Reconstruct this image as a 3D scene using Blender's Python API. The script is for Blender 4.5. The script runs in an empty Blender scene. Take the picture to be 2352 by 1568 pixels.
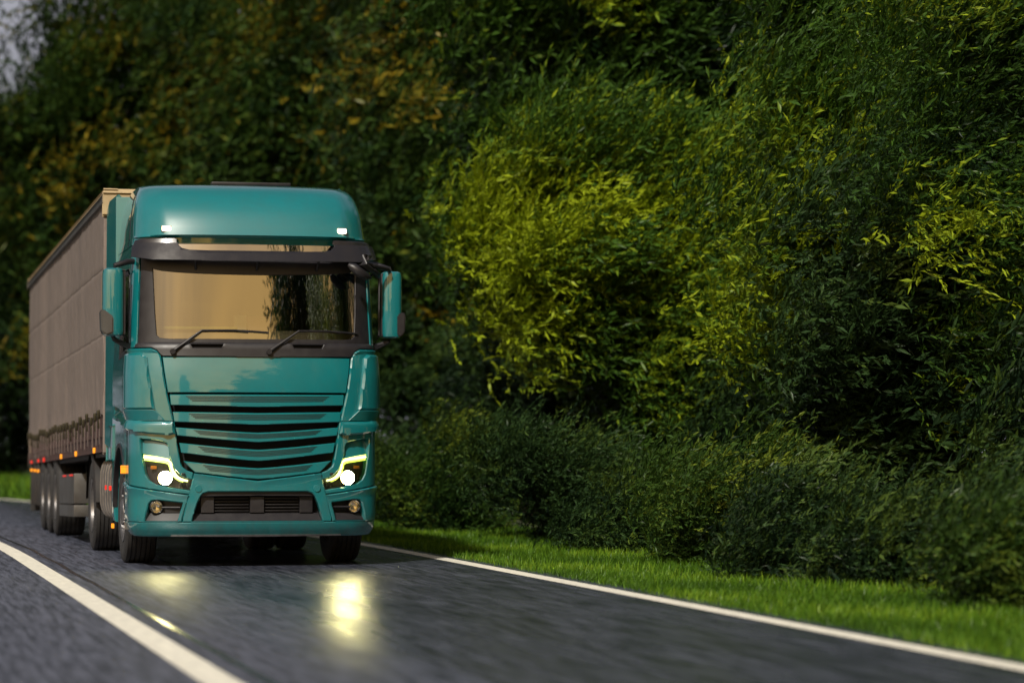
import bpy, bmesh, math, random, mathutils
import numpy as np
from math import sin, cos, pi, radians as R
from mathutils import Vector, Matrix

S = bpy.context.scene
COL = S.collection
# ------------------------------------------------------------------ camera
CAM_YAW = 12.6
cd = bpy.data.cameras.new('camera'); cam = bpy.data.objects.new('camera', cd); COL.objects.link(cam)
cd.sensor_width = 36; cd.lens = 36 * 6850 / 2352; cd.clip_start = .3; cd.clip_end = 2000
cam.location = (0, 0, 1.186)
cam.rotation_euler = (R(90) + math.atan(240 / 6850), 0, -R(CAM_YAW))
cd.dof.use_dof = True; cd.dof.focus_distance = 29.8; cd.dof.aperture_fstop = 1.2
S.camera = cam
# ------------------------------------------------------------------ light
SUN_EL, SUN_AZ = 43, 212          # azimuth clockwise from +Y: the sun stands behind the camera
w = bpy.data.worlds.new('World'); S.world = w; w.use_nodes = True
nt = w.node_tree; bg = nt.nodes['Background']
sky = nt.nodes.new('ShaderNodeTexSky'); sky.sky_type = 'NISHITA'; sky.sun_disc = False
sky.sun_elevation = R(SUN_EL); sky.sun_rotation = R(SUN_AZ)
sky.air_density = 1.0; sky.dust_density = 5.0; sky.ozone_density = 1.0
# thin evening cloud: pale and low all round, golden on the sun's side
def wn(t, **k):
    q = nt.nodes.new('ShaderNode' + t)
    for a, b in k.items(): setattr(q, a, b)
    return q
wtc = wn('TexCoord'); wsep = wn('SeparateXYZ'); nt.links.new(wtc.outputs['Generated'], wsep.inputs[0])
wno = wn('TexNoise'); wmp = wn('Mapping'); wmp.inputs['Scale'].default_value = (1.6, 1.6, 4); nt.links.new(wtc.outputs['Generated'], wmp.inputs[0]); nt.links.new(wmp.outputs[0], wno.inputs['Vector']); wno.inputs['Scale'].default_value = 2.2; wno.inputs['Detail'].default_value = 7
wlow = wn('MapRange'); wlow.inputs[1].default_value = .05; wlow.inputs[2].default_value = .8; wlow.inputs[3].default_value = 1.0; wlow.inputs[4].default_value = .12; nt.links.new(wsep.outputs[2], wlow.inputs[0])
wsun = wn('MapRange'); wsun.inputs[1].default_value = .2; wsun.inputs[2].default_value = -.9; wsun.inputs[3].default_value = 0; wsun.inputs[4].default_value = 1; nt.links.new(wsep.outputs[1], wsun.inputs[0])
wcol = wn('Mix', data_type='RGBA'); wcol.inputs[6].default_value = (6.2, 6.2, 7.0, 1); wcol.inputs[7].default_value = (26, 15.0, 3.0, 1); nt.links.new(wsun.outputs[0], wcol.inputs[0])
wcr = wn('MapRange'); wcr.inputs[1].default_value = .3; wcr.inputs[2].default_value = .7; wcr.inputs[3].default_value = .55; wcr.inputs[4].default_value = 1.15; nt.links.new(wno.outputs[0], wcr.inputs[0])
wsc = wn('VectorMath', operation='SCALE'); nt.links.new(wcol.outputs[2], wsc.inputs[0]); nt.links.new(wcr.outputs[0], wsc.inputs['Scale'])
wmx = wn('Mix', data_type='RGBA'); nt.links.new(wlow.outputs[0], wmx.inputs[0]); nt.links.new(sky.outputs[0], wmx.inputs[6]); nt.links.new(wsc.outputs[0], wmx.inputs[7])
nt.links.new(wmx.outputs[2], bg.inputs[0]); bg.inputs[1].default_value = .055
sd = bpy.data.lights.new('sun', 'SUN'); sun = bpy.data.objects.new('sun', sd); COL.objects.link(sun)
sd.energy = 4.2; sd.angle = R(3); sd.color = (1, .94, .83)
v = Vector((sin(R(SUN_AZ)) * cos(R(SUN_EL)), cos(R(SUN_AZ)) * cos(R(SUN_EL)), sin(R(SUN_EL))))
sun.rotation_euler = v.to_track_quat('Z', 'Y').to_euler()
S.view_settings.view_transform = 'Standard'; S.view_settings.look = 'None'
S.view_settings.exposure = 0.1; S.view_settings.gamma = 1

# ------------------------------------------------------------------ materials
MATS = {}
def mat(name, col, rough=.5, metal=0, coat=0, noise=None, emit=None, estr=0, spec=.5, bump=None, coatr=.05):
    m = bpy.data.materials.new(name); m.use_nodes = True; n = m.node_tree; b = n.nodes['Principled BSDF']
    b.inputs['Base Color'].default_value = (*col, 1); b.inputs['Roughness'].default_value = rough
    b.inputs['Metallic'].default_value = metal; b.inputs['Coat Weight'].default_value = coat
    b.inputs['Coat Roughness'].default_value = coatr
    b.inputs['Specular IOR Level'].default_value = spec
    if emit: b.inputs['Emission Color'].default_value = (*emit, 1); b.inputs['Emission Strength'].default_value = estr
    tc = n.nodes.new('ShaderNodeTexCoord')
    if noise:                        # (scale, second colour, amount)
        t = n.nodes.new('ShaderNodeTexNoise'); t.inputs['Scale'].default_value = noise[0]; t.inputs['Detail'].default_value = 6
        t.inputs['Roughness'].default_value = .65
        mp = n.nodes.new('ShaderNodeMapping'); n.links.new(tc.outputs['Object'], mp.inputs[0]); n.links.new(mp.outputs[0], t.inputs['Vector'])
        if len(noise) > 3: mp.inputs['Scale'].default_value = noise[3]
        cr = n.nodes.new('ShaderNodeMapRange'); cr.inputs[1].default_value = .35; cr.inputs[2].default_value = .7; cr.inputs[4].default_value = noise[2]
        mx = n.nodes.new('ShaderNodeMix'); mx.data_type = 'RGBA'
        mx.inputs[6].default_value = (*col, 1); mx.inputs[7].default_value = (*noise[1], 1)
        n.links.new(t.outputs[0], cr.inputs[0]); n.links.new(cr.outputs[0], mx.inputs[0]); n.links.new(mx.outputs[2], b.inputs['Base Color'])
        rr = n.nodes.new('ShaderNodeMapRange'); rr.inputs[3].default_value = max(rough - .06, .02); rr.inputs[4].default_value = min(rough + .12, 1)
        n.links.new(t.outputs[0], rr.inputs[0]); n.links.new(rr.outputs[0], b.inputs['Roughness'])
    if bump:
        t2 = n.nodes.new('ShaderNodeTexNoise'); t2.inputs['Scale'].default_value = bump[0]; t2.inputs['Detail'].default_value = 5
        n.links.new(tc.outputs['Object'], t2.inputs['Vector'])
        bp = n.nodes.new('ShaderNodeBump'); bp.inputs['Strength'].default_value = bump[1]; bp.inputs['Distance'].default_value = bump[2]
        n.links.new(t2.outputs[0], bp.inputs['Height']); n.links.new(bp.outputs[0], b.inputs['Normal'])
    MATS[name] = m; return m
def glassy(name, fac, tint, gl=(.95, .95, .95), rough=.01):
    m = bpy.data.materials.new(name); m.use_nodes = True; n = m.node_tree; n.nodes.clear()
    o = n.nodes.new('ShaderNodeOutputMaterial'); mx = n.nodes.new('ShaderNodeMixShader')
    t = n.nodes.new('ShaderNodeBsdfTransparent'); g = n.nodes.new('ShaderNodeBsdfGlossy')
    t.inputs[0].default_value = (*tint, 1); g.inputs[0].default_value = (*gl, 1); g.inputs['Roughness'].default_value = rough
    fr = n.nodes.new('ShaderNodeLayerWeight'); fr.inputs[0].default_value = .25
    mr = n.nodes.new('ShaderNodeMapRange'); mr.inputs[3].default_value = fac; mr.inputs[4].default_value = 1
    n.links.new(fr.outputs['Fresnel'], mr.inputs[0]); n.links.new(mr.outputs[0], mx.inputs[0])
    n.links.new(t.outputs[0], mx.inputs[1]); n.links.new(g.outputs[0], mx.inputs[2]); n.links.new(mx.outputs[0], o.inputs[0])
    MATS[name] = m; return m
TEAL = mat('teal_paint', (0, .15, .168), .35, 0, 1.0, noise=(3, (.004, .12, .128), .5), coatr=.03, bump=(60, .04, .002))
def grime(m):
    n = m.node_tree; L = n.links.new; b = n.nodes['Principled BSDF']; b.inputs['Coat IOR'].default_value = 1.85
    src = b.inputs['Base Color'].links[0].from_socket; tc = n.nodes.new('ShaderNodeTexCoord'); sp = n.nodes.new('ShaderNodeSeparateXYZ'); L(tc.outputs['Object'], sp.inputs[0])
    hz = n.nodes.new('ShaderNodeMapRange'); hz.inputs[1].default_value = 1.25; hz.inputs[2].default_value = .25; hz.inputs[3].default_value = 0; hz.inputs[4].default_value = .5; L(sp.outputs[2], hz.inputs[0])
    t = n.nodes.new('ShaderNodeTexNoise'); t.inputs['Scale'].default_value = 7; t.inputs['Detail'].default_value = 9; t.inputs['Roughness'].default_value = .75
    mp = n.nodes.new('ShaderNodeMapping'); mp.inputs['Scale'].default_value = (1, 1, .35); L(tc.outputs['Object'], mp.inputs[0]); L(mp.outputs[0], t.inputs['Vector'])
    q = n.nodes.new('ShaderNodeMapRange'); q.inputs[1].default_value = .4; q.inputs[2].default_value = .75; L(t.outputs[0], q.inputs[0])
    mu = n.nodes.new('ShaderNodeMath'); mu.operation = 'MULTIPLY_ADD'; mu.inputs[2].default_value = 0; L(q.outputs[0], mu.inputs[0]); L(hz.outputs[0], mu.inputs[1])
    mu2 = n.nodes.new('ShaderNodeMath'); mu2.operation = 'MULTIPLY_ADD'; mu2.inputs[1].default_value = .1; L(q.outputs[0], mu2.inputs[0]); L(mu.outputs[0], mu2.inputs[2])
    mx = n.nodes.new('ShaderNodeMix'); mx.data_type = 'RGBA'; L(mu2.outputs[0], mx.inputs[0]); L(src, mx.inputs[6]); mx.inputs[7].default_value = (.06, .055, .045, 1); L(mx.outputs[2], b.inputs['Base Color'])
    cw_ = n.nodes.new('ShaderNodeMath'); cw_.operation = 'SUBTRACT'; cw_.inputs[0].default_value = 1; L(mu.outputs[0], cw_.inputs[1]); L(cw_.outputs[0], b.inputs['Coat Weight'])
grime(TEAL)
BLACK = mat('black_plastic', (.011, .010, .013), .42, noise=(9, (.024, .022, .023), .5), bump=(300, .1, .001))
GLOSSB = mat('gloss_black', (.012, .012, .016), .16, noise=(9, (.02, .018, .018), .5), coat=.5)
DARK = mat('dark_void', (.005, .005, .006), .9)
RUB = mat('tyre_rubber', (.014, .014, .015), .75, noise=(14, (.045, .04, .036), .5), bump=(80, .3, .003))
ALU = mat('aluminium', (.3, .29, .29), .35, .85, noise=(7, (.1, .09, .085), .8))
STEEL = mat('dull_steel', (.13, .13, .13), .45, .7, noise=(6, (.07, .06, .05), .7))
CHASSIS = mat('chassis_black', (.012, .012, .013), .6, noise=(5, (.03, .02, .015), .6))
CREAM = mat('cream_board', (.42, .33, .19), .6, noise=(6, (.25, .17, .09), .6))
REDB = mat('red_brown_rail', (.07, .03, .025), .6, noise=(5, (.03, .025, .02), .7))
CURT = mat('grey_tarpaulin', (.215, .172, .15), .55, noise=(1.4, (.13, .108, .098), .9, (1, .6, .12)), bump=(2.5, .6, .05))
STRAP = mat('strap_webbing', (.13, .1, .09), .7, noise=(30, (.05, .03, .03), .6))
BUCK = mat('buckle_metal', (.04, .035, .02), .4, .5)
DTEAL = mat('dark_teal_mesh', (.001, .03, .034), .5)
GLASS = glassy('windscreen_glass', .31, (.45, .47, .45))
SGLASS = glassy('side_glass', .25, (.12, .13, .13))
LENS = glassy('lamp_lens', .07, (.95, .95, .95))
HOUSE = mat('lamp_housing', (.03, .026, .028), .3, noise=(20, (.09, .07, .05), .6))
CHROME = mat('reflector_chrome', (.8, .78, .7), .12, 1)
AMBR = mat('amber_reflector', (.5, .15, .01), .25, coat=.5)
AMB = mat('amber_lamp', (.6, .2, .01), .3, emit=(1, .33, .02), estr=.8)
REDL = mat('red_lamp', (.4, .02, .01), .3, emit=(1, .03, .02), estr=.5)
WHT = mat('headlamp_bulb', (1, 1, 1), .3, emit=(1, .89, .4), estr=300)
DRL = mat('running_light', (1, 1, .6), .3, emit=(.7, 1, .05), estr=1.6)
DRLW = mat('running_light_core', (1, 1, .8), .3, emit=(.9, 1, .3), estr=2.6)
MARK = mat('marker_lamp', (1, .95, .85), .3, emit=(1, .8, .55), estr=3)
SEAT = mat('seat_fabric', (.12, .1, .09), .9, noise=(40, (.07, .06, .05), .6))
DASH = mat('dashboard_beige', (.35, .27, .16), .7, noise=(12, (.25, .19, .1), .6))
PINK = mat('dusty_pink_case', (.32, .2, .17), .6)
PAPER = mat('pale_green_paper', (.5, .55, .45), .6)
YEL = mat('dash_cloth_yellow', (.45, .42, .07), .8, noise=(15, (.3, .3, .05), .5))

# ------------------------------------------------------------------ helpers
def link(name, me, m=None, parent=None, loc=None):
    o = bpy.data.objects.new(name, me); COL.objects.link(o)
    if m and me and not me.materials: me.materials.append(m)
    if parent: o.parent = parent
    if loc is not None: o.location = loc
    return o
def finish(bm, name, m, parent, ang=35, loc=None):
    me = bpy.data.meshes.new(name); bm.normal_update(); bm.to_mesh(me); bm.free()
    me.shade_smooth(); me.set_sharp_from_angle(angle=R(ang))
    return link(name, me, m, parent, loc)
def tag(o, label=None, cat=None, group=None, kind=None):
    if label: o['label'] = label
    if cat: o['category'] = cat
    if group: o['group'] = group
    if kind: o['kind'] = kind
    return o
def empty(name, loc, rz=0):
    o = bpy.data.objects.new(name, None); COL.objects.link(o); o.location = loc; o.rotation_euler = (0, 0, rz); return o
def bbox(bm, x0, x1, y0, y1, z0, z1, bev=.01, M=None):
    r = bmesh.ops.create_cube(bm, size=1)['verts']
    for q in r: q.co = Vector((x0 + (q.co.x + .5) * (x1 - x0), y0 + (q.co.y + .5) * (y1 - y0), z0 + (q.co.z + .5) * (z1 - z0)))
    if M:
        for q in r: q.co = M @ q.co
    if bev:
        es = list({e for q in r for e in q.link_edges})
        bmesh.ops.bevel(bm, geom=es, offset=min(bev, .45 * min(abs(x1 - x0), abs(y1 - y0), abs(z1 - z0))), segments=2, affect='EDGES', profile=.6)
def box(name, x0, x1, y0, y1, z0, z1, m, parent, bev=.01):
    bm = bmesh.new(); bbox(bm, x0, x1, y0, y1, z0, z1, bev); return finish(bm, name, m, parent)
def tube_bm(bm, pts, r, n=8):
    pts = [Vector(p) for p in pts]; rings = []
    rs = r if isinstance(r, (list, tuple)) else [r] * len(pts)
    for i, p in enumerate(pts):
        d = (pts[min(i + 1, len(pts) - 1)] - pts[max(i - 1, 0)]).normalized()
        a = d.cross(Vector((0, 0, 1)) if abs(d.z) < .9 else Vector((1, 0, 0))).normalized(); b = d.cross(a)
        rings.append([bm.verts.new(p + rs[i] * (a * cos(2 * pi * k / n) + b * sin(2 * pi * k / n))) for k in range(n)])
    for A, B in zip(rings, rings[1:]):
        for k in range(n): bm.faces.new((A[k], A[(k + 1) % n], B[(k + 1) % n], B[k]))
    bm.faces.new(rings[0][::-1]); bm.faces.new(rings[-1])
def tube(name, pts, r, m, parent, n=8):
    bm = bmesh.new(); tube_bm(bm, pts, r, n); bmesh.ops.recalc_face_normals(bm, faces=bm.faces); return finish(bm, name, m, parent, 50)
def lathe_bm(bm, prof, n=48, axis='X', M=None):          # prof: (along axis, radius)
    rings = []
    for a, r in prof:
        ring = []
        for k in range(n):
            t = 2 * pi * k / n
            c = Vector((a, r * cos(t), r * sin(t))) if axis == 'X' else Vector((r * cos(t), a, r * sin(t)))
            ring.append(bm.verts.new(M @ c if M else c))
        rings.append(ring)
    for A, B in zip(rings, rings[1:]):
        for k in range(n): bm.faces.new((A[k], A[(k + 1) % n], B[(k + 1) % n], B[k]))
    return rings

# ---- the cab skin: (s, z) -> plan curve; s runs from the centre round the corner and back along the side
def lerp(tab, z):
    if z <= tab[0][0]: return tab[0][1]
    for (a, b), (c, d) in zip(tab, tab[1:]):
        if z <= c: return b + (d - b) * (z - a) / (c - a)
    return tab[-1][1]
W0 = 1.235
WT = [(.3, 1.21), (.5, 1.235), (1.9, 1.235), (2.2, 1.22), (3.1, 1.195), (3.3, 1.17), (3.5, 1.155), (3.65, 1.13), (3.75, 1.095), (3.82, 1.055), (3.845, 1.045), (3.86, 1.03)]
YT = [(.3, .05), (.45, 0), (1.68, 0), (1.75, .002), (1.82, .006), (1.89, .013), (1.96, .022), (2.03, .033), (2.1, .044), (3.0, .17), (3.19, .21), (3.2, .30), (3.25, .30), (3.275, .2), (3.34, .23), (3.45, .275), (3.55, .34), (3.65, .44), (3.73, .54), (3.785, .68), (3.82, .86), (3.842, 1.05), (3.86, 1.4)]
def fy(t): return .06 * t * t + .42 * (1 - (1 - min(t, 1) ** 3.2) ** (1 / 3.2))
TS = [(0, 0, 0)]
_n = 600
for i in range(1, _n + 1):
    t = sin(pi / 2 * i / _n); x = t * W0; y = fy(t); p = TS[-1]
    TS.append((p[0] + math.hypot(x - p[1], y - p[2]), x, y))
S_END, Y_END = TS[-1][0], TS[-1][2]
_s = np.array([p[0] for p in TS]); _x = np.array([p[1] for p in TS]); _y = np.array([p[2] for p in TS])
def fx(x, z=None):                # front point at lateral x -> s
    k = W0 / (lerp(WT, z) if z else W0)
    a = min(abs(x) * k, W0)
    return math.copysign(float(np.interp(a, _x, _s)), x)
def sy(y): return S_END + (y - Y_END)
def G(s, z, off=0):
    a = abs(s); sg = 1 if s >= 0 else -1
    W = lerp(WT, z); y0 = lerp(YT, z)
    if a <= S_END:
        x = float(np.interp(a, _s, _x)); y = float(np.interp(a, _s, _y)); e = .004
        x2 = float(np.interp(a + e, _s, _x)); y2 = float(np.interp(a + e, _s, _y)); x1 = float(np.interp(max(a - e, 0), _s, _x)); y1 = float(np.interp(max(a - e, 0), _s, _y))
        tx, ty = x2 - x1, y2 - y1; l = math.hypot(tx, ty) or 1; nx, ny = -ty / l, tx / l     # inward normal
        fade = 1
    else:
        x = W0; y = Y_END + a - S_END; nx, ny = -1, 0
        fade = 1
    yy = y + y0 * (1 if a <= S_END else max(0, 1 - (a - S_END) / .9))
    return Vector((sg * (x * W / W0 + nx * off), yy + ny * off, z))
def panel(name, outline, m, parent, off=0, th=.03, bev=.007, grid=.035, holes=(), sx=True, curve=None):
    """skin panel: outline (s, z); off > 0 set back, < 0 proud"""
    bm = bmesh.new()
    pts = []; eds = []
    for lp_ in [outline] + list(holes):
        k0 = len(pts); pts += [Vector(p) for p in lp_]; eds += [(k0 + i, k0 + (i + 1) % len(lp_)) for i in range(len(lp_))]
    def inside(x, y, ps):
        c = False
        for (x1, y1), (x2, y2) in zip(ps, list(ps[1:]) + [ps[0]]):
            if (y1 > y) != (y2 > y) and x < (x2 - x1) * (y - y1) / (y2 - y1) + x1: c = not c
        return c
    vo, _, fo_, *_r = mathutils.geometry.delaunay_2d_cdt(pts, eds, [], 0, 1e-6)
    vs = [bm.verts.new((p[0], 0, p[1])) for p in vo]
    for f in fo_:
        cx_ = sum(vo[i][0] for i in f) / len(f); cy_ = sum(vo[i][1] for i in f) / len(f)
        if inside(cx_, cy_, outline) and not any(inside(cx_, cy_, h) for h in holes): bm.faces.new([vs[i] for i in f])
    bmesh.ops.delete(bm, geom=[v_ for v_ in bm.verts if not v_.link_faces], context='VERTS')
    bmesh.ops.dissolve_limit(bm, angle_limit=.01, verts=bm.verts[:], edges=bm.edges[:])
    if bev:
        bmesh.ops.inset_region(bm, faces=bm.faces[:], thickness=bev, use_even_offset=True, use_boundary=True)
    xs = [p[0] for p in outline]; zs = [p[1] for p in outline]
    k = math.floor(min(xs) / grid) + 1
    while k * grid < max(xs):
        bmesh.ops.bisect_plane(bm, geom=bm.verts[:] + bm.edges[:] + bm.faces[:], plane_co=(k * grid, 0, 0), plane_no=(1, 0, 0), dist=1e-5); k += 1
    k = math.floor(min(zs) / grid) + 1
    while k * grid < max(zs):
        bmesh.ops.bisect_plane(bm, geom=bm.verts[:] + bm.edges[:] + bm.faces[:], plane_co=(0, 0, k * grid), plane_no=(0, 0, 1), dist=1e-5); k += 1
    for zc in (3.19, 3.2, 3.25, 3.275):
        if min(zs) < zc < max(zs): bmesh.ops.bisect_plane(bm, geom=bm.verts[:] + bm.edges[:] + bm.faces[:], plane_co=(0, 0, zc), plane_no=(0, 0, 1), dist=1e-5)
    bes = [e for e in bm.edges if e.is_boundary]
    bv = {v_ for e in bes for v_ in e.verts}
    sz = {q: (q.co.x, q.co.z) for q in bm.verts}
    def offat(s_, z_): return (off(s_, z_) if callable(off) else off)
    r = bmesh.ops.extrude_edge_only(bm, edges=bes)
    new = [g for g in r['geom'] if isinstance(g, bmesh.types.BMVert)]
    nsz = {q: (q.co.x, q.co.z) for q in new}
    for q, (a, b) in sz.items(): q.co = G(a, b, offat(a, b) + (bev if q in bv else 0))
    for q, (a, b) in nsz.items(): q.co = G(a, b, offat(a, b) + th)
    bmesh.ops.recalc_face_normals(bm, faces=bm.faces)
    # orient outward
    f = max(bm.faces, key=lambda f: f.calc_area()); c = f.calc_center_median(); fl = f.normal.dot(Vector((c.x, -1 if abs(c.x) < 1.15 else 0, 0)) if abs(c.x) > .9 else Vector((0, -1, 0))) < 0
    if fl: bmesh.ops.reverse_faces(bm, faces=bm.faces)
    return finish(bm, name, m, parent, 30)
def mirrored(o, name, parent):
    me = o.data.copy(); bm = bmesh.new(); bm.from_mesh(me)
    for q in bm.verts: q.co.x = -q.co.x
    bmesh.ops.reverse_faces(bm, faces=bm.faces); bm.to_mesh(me); bm.free()
    return link(name, me, None, parent)
def mir(ps): return [(-a, b) for a, b in ps][::-1]
def sym(half):                     # half outline on +x from centre top/bottom, closes by mirroring
    return half + [(-a, b) for a, b in half[::-1] if abs(a) > 1e-6]
def FX(ps): return [(fx(a, b), b) for a, b in ps]
def both(name, ps, m, parent, holes=(), **k):
    a = panel(name, ps, m, parent, holes=holes, **k)
    return a, mirrored(a, name, parent)
def dens(ps, n=6):                 # resample a few points by Catmull-Rom
    out = []
    for i in range(len(ps) - 1):
        p0 = ps[max(i - 1, 0)]; p1 = ps[i]; p2 = ps[i + 1]; p3 = ps[min(i + 2, len(ps) - 1)]
        for j in range(n):
            t = j / n
            out.append(tuple(.5 * ((2 * p1[d]) + (-p0[d] + p2[d]) * t + (2 * p0[d] - 5 * p1[d] + 4 * p2[d] - p3[d]) * t * t + (-p0[d] + 3 * p1[d] - 3 * p2[d] + p3[d]) * t ** 3) for d in range(len(p1))))
    return out + [ps[-1]]

# ------------------------------------------------------------------ ground
def road_shift(y): return 0 if y < 32 else -((y - 32) ** 2) / (2 * 235)
YS = list(np.linspace(-70, 24, 20)) + list(np.linspace(26, 150, 60))
def strip(name, x0, x1, z, m, y0=-70, y1=150, kind=None, wob=0):
    bm = bmesh.new(); rows = []
    for i, y in enumerate([y for y in YS if y0 <= y <= y1]):
        s = road_shift(y) + (wob * sin(y * 1.3) if wob else 0)
        rows.append([bm.verts.new((x0 + (x1 - x0) * k / 4 + s, y, z)) for k in range(5)])
    for A, B in zip(rows, rows[1:]):
        for k in range(4): bm.faces.new((A[k], A[k + 1], B[k + 1], B[k]))
    o = finish(bm, name, m, None)
    if kind: tag(o, kind=kind)
    return o
def road_material():
    m = bpy.data.materials.new('wet_asphalt'); m.use_nodes = True; n = m.node_tree; L = n.links.new; b = n.nodes['Principled BSDF']
    tc = n.nodes.new('ShaderNodeTexCoord')
    def noise(sc, mp=None, det=6, rough=.6):
        t = n.nodes.new('ShaderNodeTexNoise'); t.inputs['Scale'].default_value = sc; t.inputs['Detail'].default_value = det; t.inputs['Roughness'].default_value = rough
        if mp:
            q = n.nodes.new('ShaderNodeMapping'); q.inputs['Scale'].default_value = mp; L(tc.outputs['Object'], q.inputs[0]); L(q.outputs[0], t.inputs['Vector'])
        else: L(tc.outputs['Object'], t.inputs['Vector'])
        return t
    fine = noise(70, (1, .3, 1), 4, .8); st = noise(24, (1, .035, 1), 5, .75); wet = noise(2.2, (1, .12, 1), 4)
    cr = n.nodes.new('ShaderNodeValToRGB'); cr.color_ramp.elements[0].position = .42; cr.color_ramp.elements[0].color = (.012, .015, .024, 1)
    cr.color_ramp.elements[1].position = .58; cr.color_ramp.elements[1].color = (.085, .093, .13, 1)
    mx = n.nodes.new('ShaderNodeMath'); mx.operation = 'MULTIPLY_ADD'; mx.inputs[1].default_value = .25
    hm = n.nodes.new('ShaderNodeMath'); hm.operation = 'MULTIPLY'; hm.inputs[1].default_value = .75
    L(st.outputs[0], hm.inputs[0]); L(fine.outputs[0], mx.inputs[0]); L(hm.outputs[0], mx.inputs[2]); L(mx.outputs[0], cr.inputs[0]); L(cr.outputs[0], b.inputs['Base Color'])
    wr = n.nodes.new('ShaderNodeMapRange'); wr.inputs[1].default_value = .38; wr.inputs[2].default_value = .6; wr.inputs[3].default_value = .22; wr.inputs[4].default_value = .13
    L(wet.outputs[0], wr.inputs[0]); L(wr.outputs[0], b.inputs['Roughness'])
    bp = n.nodes.new('ShaderNodeBump'); bp.inputs['Strength'].default_value = .5; bp.inputs['Distance'].default_value = .003
    grit = noise(110, (1, .35, 1), 3, .7); L(grit.outputs[0], bp.inputs['Height'])
    sx_ = n.nodes.new('ShaderNodeSeparateXYZ'); L(tc.outputs['Object'], sx_.inputs[0])       # the lane's left track has dried, the middle is still wet
    dry = n.nodes.new('ShaderNodeMapRange'); dry.inputs[1].default_value = 3.3; dry.inputs[2].default_value = 2.1; dry.inputs[3].default_value = 0; dry.inputs[4].default_value = .42; L(sx_.outputs[0], dry.inputs[0])
    ad = n.nodes.new('ShaderNodeMath'); ad.operation = 'ADD'; L(wr.outputs[0], ad.inputs[0]); L(dry.outputs[0], ad.inputs[1])
    sm = n.nodes.new('ShaderNodeMath'); sm.operation = 'MULTIPLY_ADD'; sm.inputs[1].default_value = .14; L(st.outputs[0], sm.inputs[0]); L(ad.outputs[0], sm.inputs[2]); L(sm.outputs[0], b.inputs['Roughness']); L(bp.outputs[0], b.inputs['Normal'])
    return m
ROAD = road_material()
PAINT = mat('road_paint', (.82, .79, .68), .6, noise=(11, (.3, .29, .27), .6), bump=(60, .3, .004))
TAR = mat('tar_seam', (.012, .012, .014), .22, noise=(20, (.03, .03, .03), .5))
SOIL = mat('verge_soil', (.035, .05, .014), .9, noise=(3, (.02, .018, .01), .9), bump=(30, .6, .03))
bm = bmesh.new(); bmesh.ops.create_grid(bm, x_segments=60, y_segments=60, size=400)
for q in bm.verts: q.co.z = -.05
g = tag(finish(bm, 'ground', SOIL, None), kind='structure')
strip('road', -1.9, 6.5, 0, ROAD, kind='structure')
strip('road_marking', 1.75, 1.95, .004, PAINT, kind='structure')
strip('road_marking', 6.06, 6.24, .004, PAINT, kind='structure')
strip('road_seam', 2.08, 2.125, .003, TAR, kind='structure', wob=.012)

# ------------------------------------------------------------------ tractor unit
TX, TY = 3.97, 29.2
T = tag(empty('semi_truck', (TX, TY, 0)), 'teal long-haul truck tractor with lit headlights driving towards the viewer', 'truck')

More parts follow.
